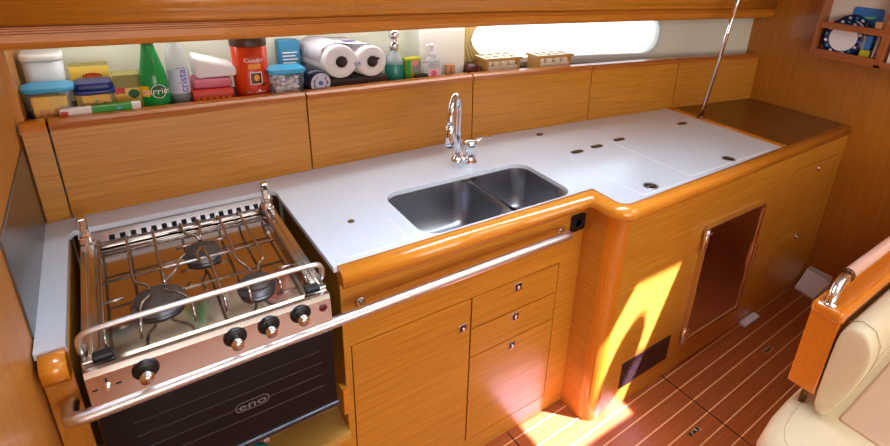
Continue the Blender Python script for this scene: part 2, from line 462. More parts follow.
# ================================================================== sink
t = thing('double_sink', 'undermounted stainless double sink set into the white worktop', 'sink', (.5, .15, .74))
def bowl(x0, x1, depth):
    bm = B(); rings = []
    for f, z, r in ((0, H-.0145, .054), (.001, H-.020, .053), (.004, H-.06, .05), (.010, H-.11, .04), (.022, H-depth+.02, .036), (.034, H-depth+.004, .03), (.05, H-depth, .025)):
        rings.append([bm.verts.new((x, y, z)) for x, y in rrect(x0+f, x1-f, SY0-.004+f+(.034 if z < H-.016 else 0), SY1+.004-f, r, 6)])
    n = len(rings[0])
    for a, b in zip(rings, rings[1:]):
        for k in range(n):
            q = bm.faces.new((a[k], a[(k+1) % n], b[(k+1) % n], b[k])); q.smooth = True
    bm.faces.new(rings[-1])
    return bm
for x0, x1, lab in ((SX0-.004, .535, 'larger left bowl'), (.549, SX1+.004, 'smaller right bowl')):
    o = obj('bowl', bowl(x0, x1, .165), SINKM, t, lab, world=True)
    bm = B(); cx = (x0+x1)/2; lathe(bm, [(.03,.0),(.03,.002),(.022,.003),(.018,.0005),(0,.0005)], (cx, .15, H-.1648), 20)
    d = obj('drain', bm, BRUSH, o)
    for v in d.data.vertices: v.co -= Vector(t.location)
bm = B(); box(bm, .533, .551, SY0+.03, SY1-.002, H-.034, H-.022, .004); obj('divider', bm, SINKM, t, world=True)

# ================================================================== faucet
t = thing('mixer_tap', 'chrome gooseneck galley mixer tap behind the sink', 'tap', (.603, .378, H))
bm = B(); lathe(bm, [(.027,0),(.027,.006),(.023,.010),(.023,.056),(.0255,.059),(.0255,.078),(.021,.084),(0,.085)], (0,0,0), 24); obj('body', bm, CHROME, t)
bm = B(); tube(bm, [(.012,0,.070),(.05,.006,.074),(.10,.012,.078)], [.006,.005,.004], 8); obj('lever', bm, CHROME, t)
bm = B(); tube(bm, [(0,0,.018),(-.055,-.008,.018)], .014, 14); lathe(bm, [(.020,0),(.020,.03),(.016,.034),(.014,.036)], (-.057,-.010,.0), 20); obj('swivel_base', bm, CHROME, t)
bm = B(); P = [(-.057,-.010,.03),(-.057,-.010,.12),(-.057,-.010,.19)]
P += [(-.057-.042*(1-math.cos(a)), -.010-.045*(1-math.cos(a)), .205+.060*math.sin(a)) for a in [PI*k/12 for k in range(13)]]
P += [(-.141,-.100,.175)]
tube(bm, P, .0105, 14); obj('spout', bm, CHROME, t)
bm = B(); tube(bm, [(-.141,-.100,.185),(-.141,-.100,.170),(-.1415,-.100,.135),(-.142,-.1005,.122)], [.0135,.0155,.0165,.014], 16); sp = obj('spray_head', bm, CHROME, t)
bm = B(); tube(bm, [(-.142,-.1005,.123),(-.142,-.1005,.118)], .0115, 14); obj('spray_nozzle', bm, BLACK, sp)

# ================================================================== front cabinets
YF = .0147
t = thing('sink_cabinet', 'light wood sink cabinet right of the oven with one door and three drawer fronts', 'cabinet', (.42, YF, 0))
doors = [('door', .029, .389, .075, .661, (.363,.565)), ('drawer', .3945, .737, .5475, .661, (.566,.635)), ('drawer', .3945, .737, .436, .543, (.564,.521)), ('drawer', .3945, .737, .078, .4315, (.56,.404))]
bm = B(); frame_panel(bm, .008, .832, 0, H-.034, [(d[1]-.0032, d[2]+.0032, d[3]-.0032, d[4]+.0032) for d in doors], YF, YF+.018)
box(bm, .008, .026, YF+.018, .50, 0, H-.031)
obj('body', bm, W_FACE, t, world=True)
bm = B(); box(bm, .027, .80, YF+.017, YF+.021, .04, .70); obj('carcass_back', bm, GAP, t, world=True)
for nm, x0, x1, z0, z1, (lx, lz) in doors:
    bm = B(); box(bm, x0, x1, YF, YF+.016, z0, z1); d = obj(nm, bm, W_FACE, t, world=True)
    bm = B()
    lx -= .42
    for v in (box(bm, lx-.015, lx+.015, -.003, .0005, lz-.016, lz+.016, .002, 0), box(bm, lx-.009, lx+.009, -.0036, -.003, lz-.0095, lz+.0095, 0, 1)): pass
    lathe(bm, [(.006,0),(.006,.004),(0,.005)], (lx, -.003, lz), 14, 0, 'y')
    obj('latch', bm, [CHROME, BLACK], d)

YG = -.132
t = thing('fridge_cabinet', 'protruding wooden cabinet with rounded corner post, dark fridge door and two small lockers', 'cabinet', (1.6, YG, 0))
FR = (1.347, 1.765, .150, .700)
lock = [(2.03, 2.47, .42, .782), (2.03, 2.47, .06, .40)]
bm = B()
frame_panel(bm, .888, BX-.002, 0, H-.04, [(FR[0]+.01, FR[1]-.01, FR[2]+.01, FR[3]-.01)]+[(a-.003, b+.003, c_-.003, d+.003) for a, b, c_, d in lock], YG, YG+.018)
obj('front_panel', bm, W_FACE, t, world=True)
bm = B(); box(bm, .832, .846, YG+.050, YF+.3, 0, H-.04); obj('side_panel', bm, W_FACE2, t, world=True)
bm = B(); R_ = .056; cx, cy = .832+R_, YG+R_
arc = [(cx+R_*math.cos(a), cy+R_*math.sin(a)) for a in [PI+PI/2*k/10 for k in range(11)]]
for f in prism(bm, arc+[(cx, cy-.03),(cx-.03, cy)], 0, H-.038):
    f.smooth = False
cp = obj('corner_post', bm, W_POST, t, world=True)
bm = B(); box(bm, 1.30, 2.49, YG+.019, YG+.023, .03, .80); obj('carcass_back', bm, GAP, t, world=True)
bm = B(); frame_panel(bm, FR[0], FR[1], FR[2], FR[3], [(FR[0]+.022, FR[1]-.016, FR[2]+.02, FR[3]-.018)], YG-.026, YG+.004)
fd = obj('fridge_door', bm, STEEL, t, world=True, bevel=.004, label='tall dark mirror door in a chrome frame')
def sub(name, bm, m, par, root, label=None, **k):
    o = obj(name, bm, m, par, label, **k)
    for v in o.data.vertices: v.co -= Vector(root.location)
    return o
bm = B(); box(bm, FR[0]+.021, FR[1]-.015, YG-.02, YG+.0, FR[2]+.019, FR[3]-.017); sub('door_panel', bm, FRIDGE, fd, t)
for z in (.645, .19):
    bm = B(); tube(bm, [(FR[0]-.004, YG-.018, z-.045), (FR[0]-.004, YG-.018, z+.045)], .009, 12); box(bm, FR[0]-.004, FR[0]+.022, YG-.029, YG-.02, z-.03, z+.03, .002); sub('hinge', bm, CHROME, fd, t)
bm = B(); box(bm, FR[1]-.01, FR[1]+.004, YG-.034, YG-.026, .38, .50, .003); sub('door_handle', bm, CHROME, fd, t)
VX0, VX1, VZ0, VZ1 = .985, 1.275, .095, .215
bm = B(); frame_panel(bm, VX0, VX1, VZ0, VZ1, [(VX0+.012+.0117*i, VX0+.0195+.0117*i, VZ0+.012+.0135*j, VZ0+.0205+.0135*j) for i in range(9) for j in range(7)], YG-.004, YG-.0005)
vg = obj('vent_grille', bm, mat('brown_vent', (52,28,24), .35), t, world=True)
bm = B(); box(bm, VX0+.004, VX1-.004, YG-.0006, YG-.0002, VZ0+.004, VZ1-.004); sub('vent_sunlit_sheet', bm, mat('vent_sunlit_tone', (206,186,176), .5), vg, t)  # pale sheet: the sunlit look of the vent holes is put into its colour
for (a, b, c_, d), (lx, lz) in zip(lock, ((2.263,.75), (2.25,.375))):
    bm = B(); box(bm, a, b, YG, YG+.016, c_, d); dd = obj('locker_door', bm, W_FACE, t, world=True)
    bm = B(); prism(bm, [(lx+x, lz+z) for x, z in rrect(-.012,.012,-.014,.014,.005,3)], YG-.004, YG, 'y'); lathe(bm, [(.006,0),(.005,.005),(0,.006)], (lx, YG-.004, lz), 12, 0, 'y')
    sub('latch', bm, [CHROME], dd, t)

# left stile and the space the stove hangs in
t = thing('end_panel', 'narrow upright wooden panel at the left end of the counter, left of the oven', 'panel', (-.505, YF, 0))
bm = B(); box(bm, -.527, -.484, YF, YF+.018, 0, H-.03); box(bm, -.502, -.484, YF+.018, .50, 0, H-.031); obj('board', bm, W_FACE2, t, world=True)
t = thing('stove_plinth', 'pale wooden ledge under the hanging oven', 'ledge', (-.24, .25, 0))
bm = B(); box(bm, -.483, .007, .0, .54, .37, .39); obj('ledge_top', bm, W_LEDGE, t, world=True)
bm = B(); box(bm, -.483, .007, .0, .018, 0, .37); obj('skirt', bm, W_FACE, t, world=True)
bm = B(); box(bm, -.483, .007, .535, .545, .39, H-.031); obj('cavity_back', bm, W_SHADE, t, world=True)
bm = B(); box(bm, -.008, .008, -.006, .03, .465, .545, .002); tag(obj('stop_block', bm, W_TRIM), 'small orange wooden stop block on the cabinet side by the oven door', 'block')

# socket
bm = B(); prism(bm, [(.799+x, .802+z) for x, z in rrect(-.031,.031,-.031,.031,.008,4)], YF-.008, YF, 'y')
t = thing('power_socket', 'black square power socket on the wooden face right of the grab bar', 'socket', (.799, YF, .802))
obj('plate', bm, BLACK, t, world=True, bevel=.002)
bm = B(); lathe(bm, [(.019,0),(.019,.003),(.015,.003),(.013,-.0)], (0,-.008,0), 20, 0, 'y'); obj('socket_ring', bm, RUBBER, t)

# ================================================================== back locker fronts
bk = [(-.525,.540),(-.475,.543),(.124,.562),(.741,.576),(1.335,.533),(1.90,.488),(BX-.003,.412)]
labs = ['narrow wooden filler panel against the left bulkhead, behind the hob', 'long wooden locker front behind the hob', 'wooden locker front behind the left half of the sink, below the paper rolls',
        'wooden locker front right of the tap, below the cardboard egg trays', 'wooden locker front behind the two cool box lids, below the right end of the port', 'wooden locker front above the dark counter in the right corner']
for (a, b), lab in zip(zip(bk, bk[1:]), labs):
    A = Vector(a); Bv = Vector(b); d = (Bv-A).normalized(); L = (Bv-A).length
    t = thing('back_locker', lab, 'locker', (A.x, A.y, H), math.atan2(d.y, d.x), 'locker fronts along the back')
    bm = B(); g = .0022
    vs = box(bm, g, L-g, 0, .02, 0.001, .232)
    for v in vs: v.co.y += v.co.z*.03
    obj('door', bm, W_FACE, t)
    bm = B(); pr = [(-.006,.232),(-.007,.238),(-.003,.247),(.008,.253),(.04,.253),(.048,.248),(.05,.232)]
    prism(bm, [(y+.007, z) for y, z in pr], g, L-g, 'x'); obj('cap_rail', bm, W_CAP if L > .1 else W_TRIM, t)
bm = B(); prism(bm, [(-.515,.585),(.12,.605),(.74,.618),(1.33,.575),(1.9,.53),(BX-.003,.455),(BX-.003,.49),(.6,.799),(-.515,.799)], 1.135, 1.152)
tag(obj('back_shelf', bm, mat('dark_shelf', (40,42,52), .6)), 'dark shelf behind the wooden locker fronts, carrying the groceries', 'shelf')

# ================================================================== upper cabinet
t = thing('upper_cabinet', 'long wooden overhead cabinet front with a rounded lower lip across the top', 'cabinet', (1.0, .45, 1.375))
up = [(-.527,.395),(-.1,.415),(.35,.45),(.766,.468),(1.4,.45),(2.0,.43),(BX-.004,.408)]
fp = [(-.016,1.376),(-.004,1.373),(.006,1.374),(.013,1.380),(.016,1.389),(.016,1.4055),(.012,1.4062),(.012,1.4072),(.0155,1.4080),(.0155,1.4105),(.0115,1.4112),(.0115,1.4122),(.0145,1.4130),(.0145,1.4155),(.0105,1.4160),(.0105,1.4170),(.0135,1.4178),(.0135,1.4190),(.002,1.4195),(.002,1.4215),(-.016,1.4215)]
bm = B(); sweep(bm, up, fp); 
for f in bm.faces: f.smooth = False
obj('lip_rail', bm, W_LIP, t, world=True)
bm = B(); sweep(bm, up, [(.010,1.4216),(.012,1.432),(.011,1.441),(.018,1.4425),(.020,1.47),(.016,1.62),(-.02,1.62),(-.02,1.4216)]); obj('front_board', bm, wood('upper_wood', (212,140,40), (180,108,26), 'x'), t, world=True)
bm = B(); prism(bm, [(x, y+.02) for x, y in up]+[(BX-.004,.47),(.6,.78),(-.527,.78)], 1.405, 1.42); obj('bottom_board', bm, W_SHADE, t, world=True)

# ================================================================== stove
t = thing('gimballed_stove', 'stainless gimballed boat stove with three burners and a dark glass oven door', 'stove', (-.25, .2, .55))
SL, SR = -.467, -.033
bm = B(); frame_panel(bm, SL, SR, .0, .47, [(SL+.004, SR-.004, .004, .466)], .56, .862, 'z'); obj('case', bm, DSTEEL, t, world=True)
bm = B()   # hob pan: floor + sloped sides
rg = []
for x0, x1, y0, y1, z, r in ((SL, SR, -.03, .474, .880, .006), (SL+.03, SR-.03, -.01, .455, .880, .006), (SL+.034, SR-.034, -.006, .45, .866, .01), ):
    rg.append([bm.verts.new((x, y, z)) for x, y in rrect(x0, x1, y0, y1, r, 3)])
for a, b in zip(rg, rg[1:]):
    for k in range(len(a)): bm.faces.new((a[k], a[(k+1) % len(a)], b[(k+1) % len(a)], b[k]))
bm.faces.new(rg[-1]); hob = obj('hob_pan', bm, PANM, t, world=True)
for x0, x1 in ((SL, SL+.028), (SR-.028, SR)):
    bm = B(); box(bm, x0, x1, -.02, .46, .880, .893, .002); box(bm, (x0+x1)/2-.003, (x0+x1)/2+.003, -.01, .45, .893, .899, .0015); obj('side_rail', bm, STEEL, t, world=True)
bm = B()   # back guard with two rows of slots
nx = 17; x0s, x1s = -.405, -.05
hs = [(x0s+(x1s-x0s)*i/(nx-1)-.0058, x0s+(x1s-x0s)*i/(nx-1)+.0058, .008, .027) for i in range(nx)]
def tiltg(bm):                                      # plate leaning back above the rear edge of the pan
    for v in bm.verts:
        d, h = v.co.y, v.co.z; v.co.y = .446+h*.72+d*.7; v.co.z = .872+h*.70-d*.7
    return bm
bm = B(); frame_panel(bm, SL+.004, SR-.004, 0, .056, hs, 0, .0015)
bg = obj('back_guard', tiltg(bm), STEEL, t, world=True)
bm = B(); box(bm, SL+.01, SR-.01, .0025, .004, .004, .031); sub('slot_backing', tiltg(bm), RUBBER, bg, t)
bm = B(); frame_panel(bm, SL+.004, SR-.004, .486, .500, [(x0s+(x1s-x0s)*i/10-.007, x0s+(x1s-x0s)*i/10+.007, .490, .495) for i in range(11)], .911, .9125, 'z'); sub('guard_top', bm, STEEL, bg, t)
bm = B(); box(bm, SL+.004, SR-.004, .440, .447, .882, .886, .001); box(bm, SL+.004, SR-.004, .41, .417, .868, .872, .001); sub('guard_foot', bm, CHROME, bg, t)
for x in (SL+.012, SR-.008):
    bm = B(); box(bm, x-.010, x+.010, .468, .488, .88, .948, .005, 0, 3); box(bm, x-.012, x+.012, .435, .468, .893, .912, .003); obj('corner_post', bm, CHROME, t, world=True)
# fiddle rail at the front, rail clamps
bm = B(); tube(bm, smooth_path([(SL+.006,.03,.893),(SL+.003,-.005,.900),(SL+.004,-.010,.945),(SL+.03,-.011,.953),(-.25,-.011,.953),(SR-.03,-.011,.953),(SR-.004,-.010,.945),(SR-.003,-.005,.900),(SR-.006,.03,.893)], 2), .0056, 16); obj('fiddle_rail', bm, BARM, t, world=True)
for x in (SL+.032, SR-.030):
    bm = B(); box(bm, x-.016, x+.016, -.024, -.002, .884, .900, .004); obj('rail_clamp', bm, BLACK, t, world=True)
# burners
for nmr, (x, y, r) in enumerate([(-.338,.140,.046), (-.232,.295,.038), (-.155,.092,.036)]):
    bm = B(); lathe(bm, [(r*1.12,0),(r*1.12,.004),(r*1.0,.010),(r*.95,.014),(r*.6,.015),(r*.6,.008)], (x,y,.866), 28); b_ = obj('burner', bm, BURNAL, t, ['large front left burner','small rear burner','medium front right burner'][nmr], world=True)
    bm = B(); lathe(bm, [(r*.98,.0),(r*.98,.004),(r*.9,.007),(0,.008)], (x,y,.880), 28); sub('burner_cap', bm, CAPM, b_, t)
# pot support of bent rods
bm = B(); zs = .906
def rod(pts, it=2): tube(bm, smooth_path(pts, it), .0031, 8)
def long_rod(x, ye=.425, yf=.012): rod([(x,ye+.012,.880),(x,ye,zs),(x,ye-.02,zs),(x,.2,zs),(x,yf+.02,zs),(x,yf+.006,zs-.002),(x,yf,.884),(x,yf-.001,.874)])
long_rod(-.430); long_rod(-.066)
rod([(-.376,.437,.880),(-.376,.425,zs),(-.376,.30,zs),(-.376,.21,zs),(-.372,.18,zs),(-.352,.163,zs-.001),(-.352,.148,zs-.006)])
rod([(-.376,.022,.876),(-.374,.026,zs),(-.372,.06,zs),(-.368,.10,zs),(-.352,.118,zs-.001),(-.352,.132,zs-.006)])
rod([(-.322,.437,.880),(-.322,.425,zs),(-.322,.32,zs),(-.322,.15,zs)],1)
rod([(-.270,.250,zs),(-.286,.235,zs),(-.296,.19,zs),(-.318,.165,zs-.001),(-.322,.150,zs-.006)])
rod([(-.285,.022,.876),(-.285,.026,zs),(-.286,.06,zs),(-.300,.10,zs),(-.322,.118,zs-.001),(-.322,.135,zs-.006)])
rod([(-.262,.437,.880),(-.262,.425,zs),(-.262,.37,zs),(-.255,.345,zs),(-.236,.330,zs-.001),(-.234,.312,zs-.006)])
rod([(-.222,.437,.880),(-.222,.425,zs),(-.222,.38,zs),(-.225,.36,zs),(-.228,.33,zs),(-.232,.312,zs-.006)])
rod([(-.245,.20,zs),(-.25,.24,zs),(-.236,.265,zs-.001),(-.234,.28,zs-.006)])
rod([(-.228,.022,.876),(-.228,.026,zs),(-.228,.06,zs),(-.228,.15,zs),(-.228,.22,zs),(-.232,.275,zs-.005)])
rod([(-.175,.437,.880),(-.175,.425,zs),(-.175,.30,zs),(-.175,.22,zs),(-.178,.17,zs),(-.165,.13,zs-.001),(-.160,.11,zs-.006)])
rod([(-.125,.437,.880),(-.125,.425,zs),(-.125,.30,zs),(-.122,.17,zs),(-.124,.145,zs),(-.142,.122,zs-.001),(-.146,.107,zs-.006)])
rod([(-.180,.022,.876),(-.180,.026,zs),(-.180,.05,zs),(-.166,.066,zs-.001),(-.163,.08,zs-.006)])
rod([(-.118,.022,.876),(-.118,.026,zs),(-.118,.05,zs),(-.138,.064,zs-.001),(-.143,.08,zs-.006)])
for y in (.36, .225): rod([(-.430,y,zs-.006),(-.3,y,zs-.006),(-.066,y,zs-.006)], 0)
rod([(-.430,.145,zs-.006),(-.395,.145,zs-.006)], 0)
rod([(-.115,.092,zs-.006),(-.066,.092,zs-.006)], 0)
rod([(-.285,.30,zs-.006),(-.25,.30,zs-.006)], 0); rod([(-.21,.295,zs-.006),(-.175,.295,zs-.006)], 0)
obj('pot_support', bm, RODM, t, world=True)
# control panel and knobs
bm = B(); prism(bm, [(-.028,.884),(-.034,.890),(-.043,.888),(-.048,.878),(-.052,.815),(-.046,.806),(-.02,.806),(-.02,.87)], SL+.002, SR-.002, 'x'); obj('control_panel', bm, STEEL, t, world=True)
def pf(x, z): return -.048-(.878-z)*.0635
for x, z in ((-.379,.859), (-.2285,.862), (-.165,.863), (-.1005,.864)):
    y = pf(x, z)
    bm = B(); lathe(bm, [(.0215,0),(.0215,.003),(.019,.007),(.012,.008),(0,.008)], (x, y, z), 24, 0, 'y'); kb = obj('knob', bm, BLACK, t, 'black and steel burner knob', world=True)
    bm = B(); lathe(bm, [(.0095,.006),(.0105,.010),(.0115,.026),(.011,.030),(0,.0305)], (x, y, z-.002), 20, 0, 'y'); sub('knob_grip', bm, STEEL, kb, t)
bm = B(); lathe(bm, [(.0085,0),(.0085,.002),(.006,.003),(0,.003)], (-.052, pf(0,.859), .859), 18, 0, 'y'); obj('indicator_button', bm, REDLED, t, world=True)
bm = B(); lathe(bm, [(.006,0),(.006,.003),(.004,.006),(0,.006)], (-.437, pf(0,.850), .850), 16, 0, 'y'); ib = obj('ignition_button', bm, CHROME, t, world=True)
bm = B()
for dx in (-.018, .016): box(bm, -.437+dx-.004, -.437+dx+.004, pf(0,.85)-.0008, pf(0,.85)+.001, .8485, .8515)
box(bm, -.4385, -.4355, pf(0,.862)-.0008, pf(0,.862)+.001, .860, .868); sub('ignition_mark', bm, BLACK, ib, t)
# oven door
bm = B(); box(bm, SL+.002, SR-.0, -.040, -.004, .565, .800, .003); od = obj('oven_door', bm, OVENG, t, world=True)
bm = B(); box(bm, SL+.002, SR, -.050, -.030, .790, .803, .003); sub('door_top_rail', bm, CHROME, od, t)
bm = B(); box(bm, SL+.002, SR+.004, -.046, -.034, .552, .567, .004); sub('door_bottom_rail', bm, mat('black_rail', (26,28,34), .2, coat=.6), od, t)
bm = B()
for z in (.63, .665, .70, .735): box(bm, SL+.05, SR-.03, -.0405, -.0398, z, z+.0018)
sub('rack_lines', bm, mat('oven_rack_grey', (66,62,66), .3), od, t)
bm = B(); yl = -.0412
text(bm, 'eno', .030, lambda x, y: (-.215+x*1.25, yl, .667+y))
a = rrect(-.034,.034,-.0125,.0125,.0115,5); b = rrect(-.0325,.0325,-.011,.011,.0105,5)
va = [bm.verts.new((-.215+x, yl, .667+z)) for x, z in a]; vb = [bm.verts.new((-.215+x, yl, .667+z)) for x, z in b]
for k in range(len(a)): bm.faces.new((va[k], va[(k+1) % len(a)], vb[(k+1) % len(a)], vb[k]))
sub('door_lettering', bm, mat('logo_grey', (120,116,122), .4), od, t)
# pivot latch on the right rear
bm = B(); box(bm, SR-.03, SR-.002, .400, .432, .893, .903, .003); tube(bm, [(SR-.016,.40,.905),(SR-.016,.352,.902)], .004, 8); obj('gimbal_latch', bm, CHROME, t, world=True)
bm = B(); box(bm, -.205, -.193, -.048, -.030, .544, .553, .001); obj('door_catch', bm, CHROME, t, world=True)

# teal cloth below the oven
bm = B(); bmesh.ops.create_icosphere(bm, subdivisions=3, radius=1)
for v in bm.verts:
    k = 1+.25*math.sin(9*v.co.x+4*v.co.y)*math.cos(7*v.co.y); v.co = Vector((-.225+.038*v.co.x*k, .06+.03*v.co.y*k, .411+.015*v.co.z*k))
tag(obj('cleaning_cloth', bm, mat('teal_cloth', (40,140,120), .9), smooth=True), 'crumpled teal cloth on the ledge under the oven', 'cloth')

# ================================================================== grab bar
t = thing('grab_bar', 'long stainless grab bar in front of the oven and sink cabinet', 'rail', (.1, -.045, .806))
bm = B(); tube(bm, smooth_path([(-.500,.0147,.790),(-.500,-.025,.797),(-.497,-.047,.801),(-.46,-.050,.8025),(-.2,-.046,.805),(.1,-.045,.807),(.4,-.045,.809),(.655,-.045,.811),(.712,-.042,.806),(.728,-.02,.792),(.730,.0147,.783)], 2), .0132, 24); obj('bar', bm, BARM, t, world=True)
bm = B(); tube(bm, [(.056,.0147,.790),(.056,-.04,.803)], .008, 12); lathe(bm, [(.014,0),(.014,.003),(.009,.005)], (.056,.0147,.790), 16, 0, 'y'); obj('bracket', bm, STEEL, t, world=True)
for x, z in ((.730,.783),):
    bm = B(); lathe(bm, [(.017,0),(.017,.002),(.012,.004)], (x,.0147,z), 18, 0, 'y'); obj('end_flange', bm, STEEL, t, world=True)

# pole
t = thing('support_pole', 'slim chrome support pole rising from the strip beside the dark counter', 'pole', (1.882, .305, H+.006))
bm = B(); lathe(bm, [(.02,0),(.02,.004),(.014,.010),(.012,.016)], (0,0,0), 18); obj('foot', bm, BRONZE, t)
bm = B(); tube(bm, [(0,0,.004),(.194,0,ZC-H-.008)], .0095, 14); obj('rod', bm, CHROME, t)

# steel plate on the left bulkhead
bm = B(); box(bm, -.5298, -.526, .06, .53, .921, 1.124, .001)
tag(obj('heat_shield', bm, mat('dull_steel', (120,124,128), .28, .9)), 'dull steel heat shield plate on the left bulkhead beside the hob', 'plate')

# ================================================================== floor things
for k, (x, y, lab) in enumerate(((1.15,-.38,'chrome lifting ring in the floor near the seam, closer to the camera'), (1.82,-.313,'chrome lifting ring in the floor beside the settee post'))):
    if k == 0:
        t = thing('floor_latch', lab, 'latch', (x, y, 0.), .02, 'floor lifting rings')
        bm = B(); frame_panel(bm, -.032, .032, -.012, .012, [(-.026,.026,-.007,.007)], 0, .002, 'z'); obj('latch_plate', bm, CHROME, t)
        bm = B(); box(bm, -.026, .026, -.007, .007, .0002, .0006); obj('recess', bm, BLACK, t)
        bm = B(); tube(bm, [(-.012,-.006,.003),(-.012,.005,.003),(.012,.005,.003),(.012,-.006,.003)], .0018, 8); obj('ring', bm, CHROME, t); fl = t
    else:
        c = copy_tree(fl); c.location = (x, y, 0); c['label'] = lab
t = thing('white_pad', 'flat white plastic pad with a raised back edge lying on the floor against the bulkhead', 'pad', (2.40, -.2, 0))
bm = B()
A = [(2.415,-.105,0),(2.400,-.250,0),(2.522,-.275,0),(2.522,-.137,0)]; T_ = [(2.415,-.105,.014),(2.400,-.250,.014),(2.522,-.275,.082),(2.522,-.137,.100)]
lo = [bm.verts.new(p) for p in A]; hi = [bm.verts.new(p) for p in T_]
bm.faces.new(lo); bm.faces.new(hi)
for k in range(4): bm.faces.new((lo[k], lo[(k+1) % 4], hi[(k+1) % 4], hi[k]))
for v in bm.verts:
    if v.co.y > YG-.012 and v.co.x < 2.5: v.co.y = YG-.012
    if v.co.y > YG-.012: v.co.y = YG-.012
obj('body', bm, PADW, t, world=True, bevel=.004)
bm = B(); prism(bm, [(2.516,-.150),(2.526,-.150),(2.526,-.272),(2.516,-.272)], .075, .112); obj('raised_edge', bm, PADW, t, world=True, bevel=.002)
bm = B(); box(bm, 1.87, 2.0, -.170, -.135, 0, .018, .003); tag(obj('door_stop', bm, PADW), 'small white plastic block on the floor below the fridge door', 'block')

# ================================================================== plate rack on the bulkhead
t = thing('plate_rack', 'reddish wooden rack fixed high on the right bulkhead holding plates', 'rack', (BX, 0, 1.24))
X0, X1 = 2.44, BX-.001
def skew(bm, k=0):
    return bm
bm = B(); box(bm, X1-.006, X1, -.21, .126, 1.243, 1.62); obj('back_board', bm, mat('rack_back_white', (232,226,216), .5), t, world=True)
bm = B(); box(bm, X0, X1-.006, -.36, .112, 1.232, 1.246, .002); obj('bottom_board', bm, W_RACK, t, world=True)
bm = B(); box(bm, X0, X0+.014, -.165, .112, 1.246, 1.270, .002); obj('front_rail', bm, W_RACK, t, world=True)
bm = B(); box(bm, X0, X0+.014, -.165, .112, 1.372, 1.402, .002); obj('front_rail', bm, W_RACK, t, world=True)
bm = B(); box(bm, X0, X1-.006, .112, .126, 1.232, 1.62, .002); obj('side_board', bm, W_RACK, t, world=True)
bm = B(); box(bm, X0, X1-.006, -.195, -.165, 1.232, 1.62, .002); obj('side_board', bm, W_RACK, t, world=True)
bm = B(); box(bm, X0, X0+.014, -.36, -.195, 1.246, 1.262, .002); obj('front_rail', bm, W_RACK, t, world=True)
def plate(x, y, z, r, label, lean=.1):
    p = thing('dinner_plate', label, 'plate', (x, y, z-r), 0, 'plates in the rack', rot=(0, lean, 0))
    bm = B(); lathe(bm, [(0,.004),(r*.62,.0),(r*.68,-.002),(r,-.014),(r*1.0,-.017),(r*.68,-.007),(r*.66,-.0065)], (0,0,r), 36, 0, 'x'); obj('rim', bm, PLATEB, p)
    bm = B(); lathe(bm, [(r*.70,-.0085),(r*.66,-.0075),(0,-.0072)], (0,0,r), 36, 0, 'x'); obj('centre', bm, PLATEW, p)
    bm = B()
    for k in range(16):
        a = 2*PI*k/16+.1; rr = r*.83; xx = -.0128
        cy, cz = rr*math.cos(a), r+rr*math.sin(a); s = .007 if k % 2 else .0055
        vs = [bm.verts.new((xx-.002+(-.0035 if math.hypot(cy+dy, cz-r+dz) > rr else 0), cy+dy, cz+dz)) for dy, dz in ((-s,-s*.7),(s,-s*.6),(s*.8,s),(-s*.9,s*.8))]
        bm.faces.new(vs).material_index = k % 2
    obj('rim_pattern', bm, [TEALP, PLATEW], p)
    return p
plate(2.475, .006, 1.336, .090, 'navy rimmed plate with a white centre standing at the front of the rack')
plate(2.503, -.012, 1.356, .090, 'navy plate standing behind the front plate in the rack')
bm = B(); prism(bm, [(-.055+y, 1.405+z) for y, z in rrect(-.065,.065,-.155,.078,.012,4)], 2.518, 2.522, 'x')
t = thing('cutting_board', 'blue plastic board standing at the back of the rack', 'board', (2.515, -.055, 1.25), 0)
obj('board', bm, BOARDB, t, world=True)
bm = B(); v = [bm.verts.new((2.5175, -.055+y, 1.442+z)) for y, z in ((.042,-.010),(.020,-.002),(-.010,.003),(-.045,.006),(-.022,-.007),(.008,-.011))]; bm.faces.new(v); obj('leaf_print', bm, mat('leaf_green', (120,214,150), .4), t, world=True)
bm = B(); box(bm, 2.47, 2.50, -.125, -.082, 1.247, 1.298, .003); tag(obj('sponge', bm, YGREEN), 'yellow-green scourer beside the plates in the rack', 'sponge')
bm = B(); box(bm, 2.475, 2.495, -.118, -.095, 1.299, 1.366, .003); tag(obj('scouring_pad', bm, BOARDB), 'blue pad above the yellow-green scourer in the rack', 'pad')
bm = B(); box(bm, 2.475, 2.495, -.094, -.078, 1.299, 1.362, .002); tag(obj('packet', bm, GREY), 'grey packet between the front plate and the blue pad', 'packet')
bm = B(); tube(bm, [(2.47,-.140,1.247),(2.475,-.148,1.37)], .006, 10); tag(obj('brush_handle', bm, PLATEW), 'white stick at the right end of the rack', 'stick')
bm = B(); box(bm, 2.452, 2.466, -.150, -.118, 1.402, 1.432, .004); box(bm, 2.452, 2.466, -.163, -.152, 1.402, 1.425, .004); tag(obj('rack_clip', bm, TAN), 'small orange wooden clip on top of the front rail of the rack', 'clip')
bm = B(); box(bm, 2.46, 2.51, -.29, -.205, 1.247, 1.37, .006); tag(obj('paper_packet', bm, LILAC), 'pale packet in the right compartment of the rack, at the edge of view', 'packet')

